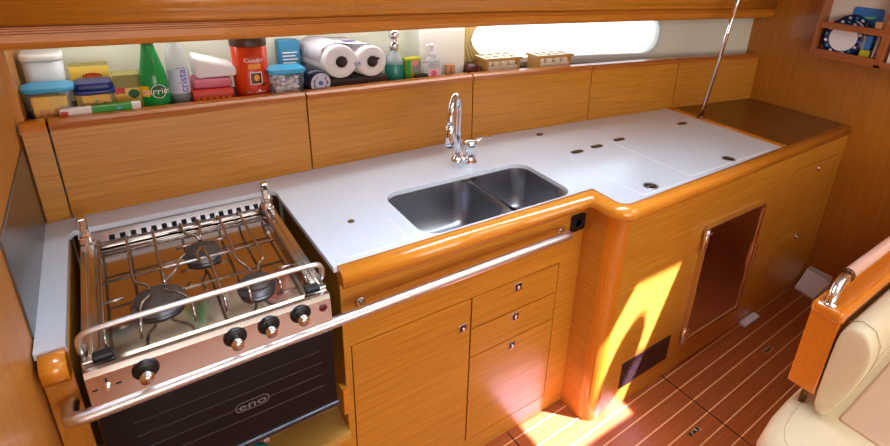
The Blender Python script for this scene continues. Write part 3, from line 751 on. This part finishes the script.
# ================================================================== settee
SZ = .45
t = thing('settee', 'cream leather settee with varnished wooden back frame in the right foreground', 'settee', (1.5, -.9, 0))
bm = B(); box(bm, .93, 2.45, -1.30, -.69, 0, SZ-.13, .02); obj('base', bm, W_SETT, t, world=True)
def soft(bm, x0, x1, y0, y1, z0, z1, bev, mi=0, seg=5):
    box(bm, x0, x1, y0, y1, z0, z1, bev, mi, seg)
    for f in bm.faces: f.smooth = True
bm = B(); pts = []
pl = [(2.45,-.645),(1.5,-.645),(1.10,-.645),(1.0,-.650),(.935,-.660),(.895,-.680),(.872,-.712),(.862,-.76),(.86,-.84),(.86,-1.32),(2.45,-1.32)]
rings = []
for off, z in ((.02, SZ-.14), (.0, SZ-.12), (-.004, SZ-.07), (.002, SZ-.025), (.014, SZ-.007), (.034, SZ)):
    cxm, cym = 1.7, -.98
    rings.append([bm.verts.new((x+(off if x < 1.7 else -off), y+(-off if y > -1.0 else off), z)) for x, y in pl])
for a, b in zip(rings, rings[1:]):
    for k in range(len(pl)):
        f = bm.faces.new((a[k], a[(k+1) % len(pl)], b[(k+1) % len(pl)], b[k])); f.smooth = True
bm.faces.new(rings[-1]); bm.faces.new(rings[0][::-1])
sc_ = obj('seat_cushion', bm, CREAM, t, world=True)
bm = B(); tube(bm, [(x+.038, y-.038, SZ+.0005) for x, y in pl[2:10]], .0016, 6); sub('cushion_seam', bm, SEAMM, sc_, t)
bm = B(); box(bm, 1.13, 2.43, -1.28, -.775, SZ-.005, SZ+.010, .008); sub('seat_panel', bm, SEAT, sc_, t, 'pinkish tan centre panel')
# back frame: end post + long rail/board
bm = B(); prism(bm, rrect(-.710,-.634,.512,.777,.004,3), 1.082, 1.135, 'x')
# post leans very little; round its outer edges
obj('end_post', bm, W_SETT, t, world=True, bevel=.014)
bm = B(); box(bm, 1.13, 2.45, -.675, -.640, .515, .757, .006); obj('back_board', bm, W_SETT, t, world=True)
bm = B(); box(bm, 1.076, 2.45, -.716, -.630, .757, .798, .016, 0, 4); obj('top_rail', bm, W_SETT, t, world=True)
bm = B(); tube(bm, [(1.11,-.680,SZ-.004),(1.11,-.680,.516)], .009, 10); obj('post_pin', bm, BRONZE, t, world=True)
# leather back cushion
bm = B(); n = 12; rings = []
sec = [(-.714,.470),(-.714,.6),(-.714,.72),(-.720,.764),(-.748,.785),(-.782,.777),(-.803,.742),(-.806,.69),(-.792,.60),(-.772,.53),(-.756,.476),(-.734,.458)]
cyc, czc = -.75, .61
for x, s_ in ((1.076,.86), (1.078,.95), (1.088,1.0), (1.125,1.01), (1.8,1.0), (2.44,1.0)):
    rings.append([bm.verts.new((x, cyc+(y-cyc)*s_, czc+(z-czc)*s_)) for y, z in sec])
for a, b in zip(rings, rings[1:]):
    for k in range(len(sec)):
        f = bm.faces.new((a[k], a[(k+1) % len(sec)], b[(k+1) % len(sec)], b[k])); f.smooth = True
bm.faces.new(rings[0][::-1]); bm.faces.new(rings[-1])
for f in bm.faces: f.smooth = True
bc = obj('back_cushion', bm, CREAM, t, world=True, subsurf=1)
bm = B(); tube(bm, [(1.118, y-.0005 if y < -.74 else y, z+.0005) for y, z in sec[3:11]], .0016, 6); sub('cushion_seam', bm, SEAMM, bc, t)
bm = B(); tube(bm, [(1.12,-.8045,.69),(1.8,-.8045,.69),(2.44,-.8045,.69)], .0016, 6); sub('cushion_seam', bm, SEAMM, bc, t)
# grab rail on the back frame
t = thing('handrail', 'leather-wrapped chrome handrail on top of the settee back', 'rail', (1.13, -.664, .798))
bm = B(); tube(bm, smooth_path([(1.100,-.668,.796),(1.106,-.667,.822),(1.135,-.663,.840),(1.17,-.662,.848),(1.21,-.661,.850)], 2), [.0145]*0 or .0145, 14)
obj('rail_end', bm, CHROME, t, world=True)
bm = B(); lathe(bm, [(.02,0),(.02,.003),(.016,.005)], (1.100,-.668,.7975), 16); obj('foot', bm, CHROME, t, world=True)
bm = B(); tube(bm, [(1.195,-.661,.850),(1.8,-.66,.852),(2.42,-.66,.854)], .0165, 14); obj('leather_wrap', bm, PINKLEA, t, world=True)
for x in (1.192,):
    bm = B(); tube(bm, [(x-.004,-.661,.8496),(x+.008,-.661,.850)], .019, 14); obj('collar', bm, BRONZE, t, world=True)

# ================================================================== groceries
S = 1.1525
def fplane(y, cx, cz): return lambda a, b: (cx+a, y, cz+b)
# translucent tub at the back
t = thing('storage_tub', 'frosted white storage tub behind the blue-lidded snack tub', 'tub', (-.466, .725, S))
bm = B(); rounded_box(bm, -.040, .038, -.04, .04, 0, .135, .018, .9); obj('body', bm, FROST, t)
bm = B(); rounded_box(bm, -.042, .040, -.042, .042, .1355, .152, .02, 1.); obj('lid', bm, mat('pale_lid', (232,232,226), .5), t, bevel=.004)
# clear tub, blue lid
t = thing('snack_tub', 'clear plastic tub with a light blue lid holding yellow packets, far left of the shelf', 'tub', (-.4645, .645, S))
bm = B(); rounded_box(bm, -.0480, .0490, -.045, .035, 0.001, .076, .022, .80); obj('body', bm, CLEAR, t)
bm = B(); rounded_box(bm, -.0495, .052, -.047, .037, .0765, .087, .024, .98); obj('lid', bm, LTBLUE, t, bevel=.003)
for k, (x, y, rz) in enumerate(((-.016,-.022,.12), (.015,-.022,-.10), (.0,.010,.05))):
    bm = B(); box(bm, -.019, .019, -.008, .008, 0, .062, .004); box(bm, -.010, .010, -.0088, -.008, .012, .030, 0, 1)
    p = obj('snack_packet', bm, [YEL if k != 1 else PALEY, AMBER]); p.location = (-.4645+x, .645+y, S+.003); p.rotation_euler = (0,0,rz)
    tag(p, ['yellow packet at the left inside the blue-lidded tub', 'pale yellow packet at the right inside the blue-lidded tub', 'yellow packet at the back inside the blue-lidded tub'][k], 'packet', 'packets in the clear tub')
# tea box behind
t = thing('tea_box', 'cream and yellow tea box standing behind the navy-lidded tub', 'box', (-.380, .735, S))
bm = B(); box(bm, -.041, .041, -.025, .025, 0, .112, .001); obj('carton', bm, PALEY, t)
bm = B(); quad(bm, lambda a, b: (a, b, .1122), -.041, .041, -.025, .025, 1); disc(bm, fplane(-.0257,.004,.086), .021, 24, 0, .0085); text(bm, 'Lipton', .013, fplane(-.0262,.004,.0855), 2); obj('front_print', bm, [RED, OLIVE, YEL], t)  # olive top quad has the shading of the box top painted in
# navy lid tub
t = thing('tea_tub', 'clear square tub with a navy lid and a yellow tea packet inside', 'tub', (-.376, .646, S))
bm = B(); rounded_box(bm, -.037, .037, -.033, .033, .001, .060, .010, .92); obj('body', bm, CLEAR, t)
bm = B(); rounded_box(bm, -.042, .042, -.037, .037, .0605, .072, .012, 1.0); rounded_box(bm, -.037, .037, -.032, .032, .072, .089, .012, 1.06); obj('lid', bm, DKBLUE, t, bevel=.003)
bm = B(); box(bm, -.029, .029, -.026, .022, .003, .058, .002); box(bm, -.008, .0, -.0266, -.026, .012, .036, 0, 1)
for x, z in ((.006,.028), (.016,.036), (.012,.022), (.0,.042)): disc(bm, lambda a, b: (x+a, -.0267, z+b), .004, 8, 2, .0025)
p = obj('tea_packet', bm, [YEL, RED, GREEN]); p.location = (-.376, .646, S); tag(p, 'yellow tea packet with red and green print inside the navy-lidded tub', 'packet')
# yellow green box
t = thing('carton_box', 'small yellow and olive carton with a green circle, left of the green bottle', 'box', (-.306, .672, S))
bm = B(); box(bm, -.030, .028, -.026, .026, 0, .097, .001); obj('carton', bm, OLIVE, t)
bm = B(); quad(bm, fplane(-.0265,0,0), -.030, .028, .020, .062, 0); quad(bm, fplane(-.0266,0,0), -.030, .028, .002, .020, 3); quad(bm, fplane(-.0268,0,0), -.030, -.008, .048, .064, 1); disc(bm, fplane(-.0270,.010,.046), .0125, 22, 2); obj('front_print', bm, [PALEY, RED, DKGREEN, YEL], t)
# flat box in front
t = thing('toothpaste_box', 'long flat white and green box lying in front of the tubs', 'box', (-.369, .598, S+.0185), .0)
bm = B(); box(bm, -.081, .081, -.0095, .0095, 0.0, .018, .001); obj('carton', bm, PAPER, t)
bm = B(); quad(bm, fplane(-.0099,0,0), -.02, .062, .001, .017, 0); quad(bm, lambda a, b: (a, b, .0184), -.02, .062, -.0092, .0092, 0); disc(bm, fplane(-.0102,.035,.009), .006, 14, 2, .004); obj('front_print', bm, [GREEN, RED, LTBLUE], t)
bm = B(); quad(bm, fplane(-.0099,0,0), -.080, -.066, .002, .012, 0); obj('red_mark', bm, RED, t)
# green bottle
t = thing('mineral_water_bottle', 'green sparkling water bottle on the shelf', 'bottle', (-.248, .640, S))
pr = [(.024,0),(.031,.004),(.033,.012),(.031,.022),(.0325,.034),(.0325,.072),(.0315,.088),(.028,.108),(.0225,.132),(.0175,.156),(.0145,.172),(.0145,.180)]
bm = B(); lathe(bm, pr, (0,0,0), 28); obj('glass', bm, GREENP, t)
bm = B(); lathe(bm, [(.0165,.178),(.0165,.190),(.014,.192),(0,.192)], (0,0,0), 20); obj('cap', bm, DKGREEN, t)
bm = B(); fc = on_cyl(0,0,.0333,.058,-PI/2+.06)
quad(bm, fc, -.046, -.018, -.016, .012, 1, 6); 
fc2 = on_cyl(0,0,.0336,.056,-PI/2+.06)
a = [(.0185*math.cos(2*PI*k/28)+.004, .0185*math.sin(2*PI*k/28)) for k in range(28)]; b = [(.0168*math.cos(2*PI*k/28)+.004, .0168*math.sin(2*PI*k/28)) for k in range(28)]
va = [bm.verts.new(fc2(*p)) for p in a]; vb = [bm.verts.new(fc2(*p)) for p in b]
for k in range(28): bm.faces.new((va[k], va[(k+1) % 28], vb[(k+1) % 28], vb[k])).material_index = 0
bm.faces.new([bm.verts.new(fc2(*p)) for p in b]).material_index = 2
text(bm, 'perrier', .025, on_cyl(0,0,.0344,.056,-PI/2+.06), 0); obj('label', bm, [PAPER, YEL, DKGREEN], t)
# clear bottle
t = thing('water_bottle', 'clear plastic bottle with blue lettering right of the green bottle', 'bottle', (-.188, .662, S))
bm = B(); lathe(bm, [(.020,0),(.026,.004),(.027,.012),(.027,.10),(.0265,.12),(.022,.148),(.015,.168),(.011,.176),(.011,.182)], (0,0,0), 26); obj('body', bm, CLEARB, t)
bm = B(); lathe(bm, [(.0255,.004),(.0265,.012),(.0265,.032),(.024,.033)], (0,0,0), 24); obj('dark_base', bm, NAVY, t, 'dark base')
bm = B(); lathe(bm, [(.013,.178),(.013,.190),(0,.191)], (0,0,0), 18); obj('cap', bm, LILAC, t)
bm = B(); 
fr = on_cyl(0,0,.0274,.075,-PI/2+.1); quad(bm, fr, -.034, .022, -.038, .030, 1, 8); text(bm, 'cristal', .030, lambda x, y: on_cyl(0,0,.0282,.075,-PI/2+.1)(-y+.004, x), 0); obj('label', bm, [BLUEP, mat('pale_blue_label', (206,210,236), .4)], t)
# red, pink, towel stack
bm = B(); box(bm, -.165, -.062, .625, .720, S, S+.043, .003)
t = thing('red_packet', 'red packet at the bottom of the stack right of the clear bottle', 'packet', (-.113, .67, S)); obj('carton', bm, RED, t, world=True)
bm = B()
for i in range(6): quad(bm, fplane(.6245-.67,0,0), -.046+.016*i, -.036+.016*i, .008, .022, 0)
quad(bm, fplane(.6243-.67,0,0), -.05, .05, .028, .036, 1); obj('front_print', bm, [AMBER, TINRED], t)
bm = B(); box(bm, -.160, -.060, .635, .72, S+.0435, S+.066, .009, 0, 3)
for v in bm.verts: v.co.z += .004*math.sin(v.co.x*70)*(1 if v.co.z > S+.055 else 0)
tag(obj('pink_packet', bm, PINK, smooth=True), 'crinkled pink packet between the red packet and the folded white towel', 'packet')
bm = B(); box(bm, -.150, -.042, .645, .73, S+.071, S+.132, .012, 0, 3)
for v in bm.verts: v.co.z += (.006-.34*(v.co.x+.15))*(1 if v.co.z > S+.10 else 0)+.002*math.sin(v.co.x*60)
for v in bm.verts: v.co.z = max(v.co.z, S+.0705)
tag(obj('folded_towel', bm, PAPER, smooth=True), 'folded white paper towel on top of the pink packet', 'towel')
# tin
t = thing('cocoa_tin', 'tall orange-red cocoa tin with a brown lid', 'tin', (-.002, .668, S))
bm = B(); lathe(bm, [(.0475,0),(.0485,.003),(.0485,.158),(.046,.160)], (0,0,0), 36, sy=.85); obj('body', bm, TINRED, t)
bm = B(); lathe(bm, [(.0495,.157),(.050,.160),(.050,.180),(.048,.183),(0,.183)], (0,0,0), 36, sy=.85); obj('lid', bm, BROWN, t)
def fe(x, y, o=0.): 
    a = -PI/2+.08+x/.0485; return ((.0489+o)*math.cos(a), (.0489+o)*.85*math.sin(a), y)
bm = B(); text(bm, 'Casador', .0165, lambda x, y: fe(x, .118+y, .0003), 0); quad(bm, lambda x, y: fe(x, y, .0002), -.018, .018, .092, .107, 1, 4); quad(bm, lambda x, y: fe(x, y, .0004), -.016, .018, .046, .083, 0, 4); quad(bm, lambda x, y: fe(x, y, .0008), -.0135, .0155, .0485, .0805, 2, 4)
disc(bm, lambda x, y: fe(x+.002, .066+y, .0012), .008, 14, 1, .010); disc(bm, lambda x, y: fe(x+.020, .044+y, .0012), .007, 10, 2, .006)
for i in range(3): quad(bm, lambda x, y: fe(x, y, .0003), -.028+.02*i, -.014+.02*i, .022, .0235, 0)
disc(bm, lambda x, y: fe(x+.006, .026+y, .0003), .004, 10, 0, .004); obj('tin_print', bm, [PAPER, AMBER, BROWN], t)
# blue carton
t = thing('blue_carton', 'teal-blue carton standing behind the small blue-lidded tub', 'box', (.133, .765, S))
bm = B(); box(bm, -.032, .032, -.02, .02, 0, .148, .002); obj('carton', bm, BLUEC, t)
bm = B()
for i in range(4): quad(bm, fplane(-.0205,0,0), -.022, .024-.006*(i % 2), .108-.011*i, .112-.011*i, 0)
obj('front_print', bm, [PAPER], t)
# small blue lidded tub
t = thing('sweets_tub', 'small clear tub of white sweets with a bright blue lid, right of the red tin', 'tub', (.088, .648, S))
bm = B(); rounded_box(bm, -.050, .050, -.036, .036, .001, .072, .014, .86); obj('body', bm, CLEAR, t)
bm = B(); rounded_box(bm, -.055, .055, -.040, .040, .073, .088, .016, .97); obj('lid', bm, LTBLUE, t, bevel=.003)
bm = B(); rnd = random.Random(3)
for i in range(120):
    x, y, z = rnd.uniform(-.036,.036), rnd.uniform(-.024,.024), rnd.uniform(.009,.062); k = .85+.1*z/.07
    r = bmesh.ops.create_icosphere(bm, subdivisions=1, radius=.0072)
    for v in r['verts']: v.co = Vector((v.co.x*1.3, v.co.y, v.co.z*.8))+Vector((x*k, y*k, z))
    mi = 0 if rnd.random() < .8 else 1
    for f in set(f for v in r['verts'] for f in v.link_faces): f.material_index = mi; f.smooth = True
o = obj('white_sweets', bm, [PAPER, mat('lilac_sweet', (176,170,214), .5)]); o.location = (.088, .648, S); o['kind'] = 'stuff'; tag(o, 'white sweets filling the small blue-lidded tub', 'sweets')
# navy roll lying
t = thing('bag_roll', 'navy wrapped roll with a pale patterned round end lying beside the blue-lidded tub', 'roll', (.184, .612, S+.036))
bm = B(); tube(bm, [(0,0,0),(-.02,.12,.003)], .0355, 26); obj('wrap', bm, NAVY, t)
bm = B(); D = Vector((-.02,.12,.003)).normalized(); ux = Vector((D.y,-D.x,0)).normalized(); uz = ux.cross(D)
fe2 = lambda o: (lambda x, y: Vector((0,0,0))-D*o+ux*x+uz*y)
disc(bm, fe2(.0008), .0325, 28, 0)
for k in range(9):
    a = 2*PI*k/9; cxx, cyy = .022*math.cos(a), .022*math.sin(a)
    va = [fe2(.0014)(cxx+.004*math.cos(a+j)*1.2, cyy+.009*math.sin(a*2+j)) for j in (0, PI/2, PI, 1.5*PI)]
    bm.faces.new([bm.verts.new(p) for p in va]).material_index = 1
disc(bm, fe2(.0014), .008, 12, 1); obj('end_print', bm, [mat('pale_end', (206,208,228), .5), mat('slate_blue', (96,110,170), .5)], t)
# kitchen rolls
t = thing('paper_roll_pack', 'pack of two white kitchen paper rolls lying end-on on the shelf', 'paper rolls', (.318, .645, S+.035))
for cx, cz, r in ((-.052,.056,.055), (.054,.050,.052)):
    bm = B(); n = 30; rings = []
    for rr, yy in ((.019,.12),(.019,.0),(r-.004,.0),(r,.006),(r,.14)):
        rings.append([bm.verts.new((cx+rr*math.cos(2*PI*k/n)-yy*.28, yy, cz+rr*math.sin(2*PI*k/n))) for k in range(n)])
    for a, b in zip(rings, rings[1:]):
        for k in range(n):
            f = bm.faces.new((a[k], a[(k+1) % n], b[(k+1) % n], b[k])); f.smooth = True
    ro = obj('paper_roll', bm, PAPER, t)
    bm = B(); rings = []
    for rr, yy in ((.0195,-.0005),(.0185,-.0005),(.0185,.118)):
        rings.append([bm.verts.new((cx+rr*math.cos(2*PI*k/n)-yy*.28, yy, cz+rr*math.sin(2*PI*k/n))) for k in range(n)])
    for a, b in zip(rings, rings[1:]):
        for k in range(n): bm.faces.new((a[k], a[(k+1) % n], b[(k+1) % n], b[k]))
    bm.faces.new(rings[-1]); obj('core', bm, mat('grey_core', (128,122,124), .8), ro)
bm = B(); prof2 = [(-.112,.056),(-.100,.098),(-.06,.114),(0,.106),(.054,.104),(.092,.09),(.109,.05)]
a = [bm.verts.new((x-.012*.28, .020, z+.001)) for x, z in prof2]; b = [bm.verts.new((x-.15*.28, .15, z+.003)) for x, z in prof2]
for k in range(len(prof2)-1):
    f = bm.faces.new((a[k], a[k+1], b[k+1], b[k])); f.smooth = True
o = obj('wrapper', bm, LILAC, t); md = o.modifiers.new('thick', 'SOLIDIFY'); md.thickness = .0015; md.offset = 1
bm = B(); quad(bm, lambda x, y: (x-.0075-.02, .05+y, .112), .0, .046, 0, .018, 0); text(bm, 'KR', .02, fplane(-.001, .002, .045), 1); box(bm, .052, .078, -.004, -.001, .056, .063, .001, 2); obj('wrapper_print', bm, [PURPLE, BLUEP, BLACK], t)
bm = B(); box(bm, .222, .425, .640, .76, S, S+.034, .004); tag(obj('dark_box', bm, mat('dark_brown_box', (52,34,30), .6)), 'dark flat box under the two kitchen rolls', 'box')
# spray bottle
t = thing('spray_bottle', 'clear bottle of teal liquid with a chrome sprayer, right of the paper rolls', 'bottle', (.467, .680, S))
bm = B(); lathe(bm, [(.028,0),(.033,.004),(.034,.012),(.034,.066),(.030,.078)], (0,0,0), 24); obj('liquid', bm, TEAL, t)
bm = B(); lathe(bm, [(.0345,.066),(.031,.080),(.019,.098),(.014,.106),(.014,.112)], (0,0,0), 24); obj('shoulder', bm, CLEARB, t)
bm = B(); lathe(bm, [(.016,.110),(.016,.135),(.012,.14),(.011,.155),(.018,.158),(.018,.176),(.012,.182),(0,.183)], (0,0,0), 20); tube(bm, [(0,0,.168),(-.004,-.032,.166)], .006, 10); obj('sprayer', bm, CHROME, t)
# small box and black thing
t = thing('small_carton', 'little yellow-green carton right of the teal spray bottle', 'box', (.527, .670, S))
bm = B(); box(bm, -.028, .032, -.018, .018, 0, .083, .001); obj('carton', bm, YGREEN, t)
bm = B(); quad(bm, fplane(-.0185,0,0), -.006, .030, .030, .074, 0); disc(bm, fplane(-.019,.006,.066), .014, 14, 1, .011); quad(bm, fplane(-.019,0,0), -.028, -.010, .006, .078, 2); obj('front_print', bm, [GREY, mat('pink_print', (236,150,140), .5), GREEN], t)
bm = B(); bmesh.ops.create_icosphere(bm, subdivisions=3, radius=1)
for v in bm.verts: v.co = Vector((.552+.028*v.co.x, .637+.014*v.co.y, S+.0205+(.0105*v.co.z)))
tag(obj('black_pouch', bm, RUBBER, smooth=True), 'small black pouch in front of the yellow-green carton', 'pouch')
# soap dispenser
t = thing('soap_dispenser', 'clear soap pump bottle with a pink label in front of the white hull box', 'bottle', (.603, .650, S))
bm = B(); rounded_box(bm, -.036, .036, -.020, .020, 0, .066, .016, 1.); lathe(bm, [(.034,.066),(.030,.076),(.014,.086),(.012,.090)], (0,0,0), 20, sy=.58); obj('body', bm, CLEARB, t)
bm = B(); quad(bm, fplane(-.0206,0,0), -.026, .022, .008, .046, 0); disc(bm, fplane(-.021,-.004,.028), .012, 14, 1); obj('label', bm, [mat('pale_pink', (236,204,220), .5), mat('pink_flower', (220,110,160), .5)], t)
bm = B(); lathe(bm, [(.013,.088),(.013,.102),(.006,.104),(.005,.122),(.009,.124),(.009,.132),(0,.133)], (0,0,0), 16); tube(bm, [(0,0,.129),(-.03,-.006,.127)], .004, 8); obj('pump', bm, PLATEW, t)
bm = B(); box(bm, .662, .680, .645, .662, S, S+.052, .004); box(bm, .682, .700, .645, .662, S, S+.050, .004)
tag(obj('wooden_peg', bm, TAN), 'small tan wooden peg right of the soap pump', 'peg')
bm = B(); lathe(bm, [(.022,0),(.026,.004),(.027,.036),(.0245,.036),(.023,.006),(0,.005)], (0,0,0), 22)
t = thing('maroon_pot', 'small maroon pot at the left edge of the port window', 'pot', (.792, .665, S)); obj('cup', bm, MUG, t)
bm = B(); tube(bm, [(.026,0,.028),(.042,0,.026),(.042,0,.012),(.026,0,.010)], .003, 8); obj('handle', bm, MUG, t)
# egg trays
def egg_tray(x0, x1, y0, y1, lab, loc_ry):
    w, d = x1-x0, y1-y0
    t = thing('egg_tray', lab, 'tray', (x0, y0, S), loc_ry, 'egg trays by the port window')
    hs = [(w*(.07+.235*i), w*(.07+.235*i)+w*.16, d*(.14+.42*j), d*(.14+.42*j)+d*.28) for i in range(4) for j in range(2)]
    bm = B(); frame_panel(bm, -.006, w+.006, -.006, d+.006, hs, .054, .062, 'z'); obj('top_board', bm, EGGW, t)
    bm = B(); box(bm, -.006, w+.006, -.0075, -.006, .052, .063); box(bm, -.0075, -.006, -.006, d+.006, .052, .063); obj('gold_edge', bm, KRAFT, t)
    bm = B(); box(bm, 0, w, 0, d, 0, .012, .001); box(bm, 0, .012, 0, d, .012, .054); box(bm, w-.012, w, 0, d, .012, .054); box(bm, .012, w-.012, d-.006, d, .012, .054); obj('box', bm, KRAFT, t)
    bm = B(); box(bm, .012, w-.012, .001, .004, .012, .030); obj('front_board', bm, EGGW, t)
    for i in range(4):
        bm = B(); bmesh.ops.create_uvsphere(bm, u_segments=14, v_segments=10, radius=1)
        for v in bm.verts: v.co = Vector((w*(.15+.235*i)+.017*v.co.x, d*.28+.017*v.co.y, .035+.022*v.co.z))
        e = obj('egg', bm, EGGW, None, smooth=True); e.location = t.location; e.rotation_euler = t.rotation_euler
        tag(e, 'pale egg sitting in the %s gold and white tray, %s' % ('left' if x0 < .95 else 'right', ['first from its left end','second from its left end','third from its left end','last at its right end'][i]), 'egg', 'eggs in the trays')
egg_tray(.838, 1.005, .640, .745, 'left gold and white egg tray below the port window', -.02)
egg_tray(1.088, 1.275, .620, .695, 'right gold and white egg tray below the port window', -.03)
# curtain at left of the port
bm = B(); rings = []; n = 26
for j in range(9):
    zz = 1.40-.245*j/8; wd = .125-.095*math.sin(PI*min(1, max(0, (j-1)/6.0)))*.9+.0
    rings.append([bm.verts.new((.778+wd*1.1*i/n, liner_y(.8)-.030+.008*math.sin(i*1.3)-.01*math.sin(PI*j/8), zz)) for i in range(n+1)])
for a, b in zip(rings, rings[1:]):
    for k in range(n):
        f = bm.faces.new((a[k], a[k+1], b[k+1], b[k])); f.smooth = True
o = obj('curtain', bm, CURT); md = o.modifiers.new('thick', 'SOLIDIFY'); md.thickness = .002
tag(o, 'gathered beige curtain at the left edge of the port window', 'curtain')

# ================================================================== light
w = bpy.data.worlds.new('sky'); sc.world = w; w.use_nodes = True
bg = w.node_tree.nodes['Background']; bg.inputs[0].default_value = (.86,.94,1.,1); bg.inputs[1].default_value = 2.2
sun = bpy.data.lights.new('sun', 'SUN'); sun.energy = 64; sun.angle = .012; sun.color = (.84,.92,1.75)
so = bpy.data.objects.new('sun', sun); COL.objects.link(so); so.rotation_euler = SD.to_track_quat('-Z', 'Y').to_euler()
def lamp(name, loc, sx, sy, power, col, rot=(0,0,0), spread=180):
    l = bpy.data.lights.new(name, 'AREA'); l.shape = 'RECTANGLE'; l.size = sx; l.size_y = sy; l.energy = power; l.color = col; l.spread = math.radians(spread)
    o = bpy.data.objects.new(name, l); COL.objects.link(o); o.location = loc; o.rotation_euler = rot
lamp('aisle_fill', (.35,-.26,ZC-.01), 1.5, .3, 9, (.68,.86,1.1), spread=85)  # added unseen fill, giving the worktop cool light from above
lamp('saloon_fill', (1.6,-1.6,ZC-.01), 1.2, .8, 17, (.88,.94,1))  # unseen overhead fill, added to lift the right side
lamp('rear_fill', (.0,-2.4,1.0), 1.6, .9, 24, (1.,.97,.93), (math.radians(84),0,math.radians(-12)))  # unseen low fill added behind the camera to light the fronts
lamp('shelf_fill', (.4,.66,1.40), 1.7, .05, 2.2, (1,.97,.92))  # unseen fill, added to brighten the liner above the shelf

# ================================================================== camera
cam = bpy.data.cameras.new('camera'); co = bpy.data.objects.new('camera', cam); COL.objects.link(co); sc.camera = co
cam.sensor_fit = 'HORIZONTAL'; cam.sensor_width = 36; cam.lens = 522.19/890*36
cam.shift_x = -74.35/890; cam.shift_y = -69.97/890
cam.clip_start = .02
co.location = (-.3320,-1.0378,1.6409); co.rotation_euler = (1.1909,-.0717,-.6573)
vs = sc.view_settings; vs.view_transform = 'Standard'; vs.look = 'None'; vs.exposure = .12; vs.gamma = 1.
try: vs.use_curve_mapping = False
except Exception: pass
sc.cycles.max_bounces = 8
sc.cycles.sample_clamp_direct = 8.0
sc.cycles.sample_clamp_indirect = 4.0
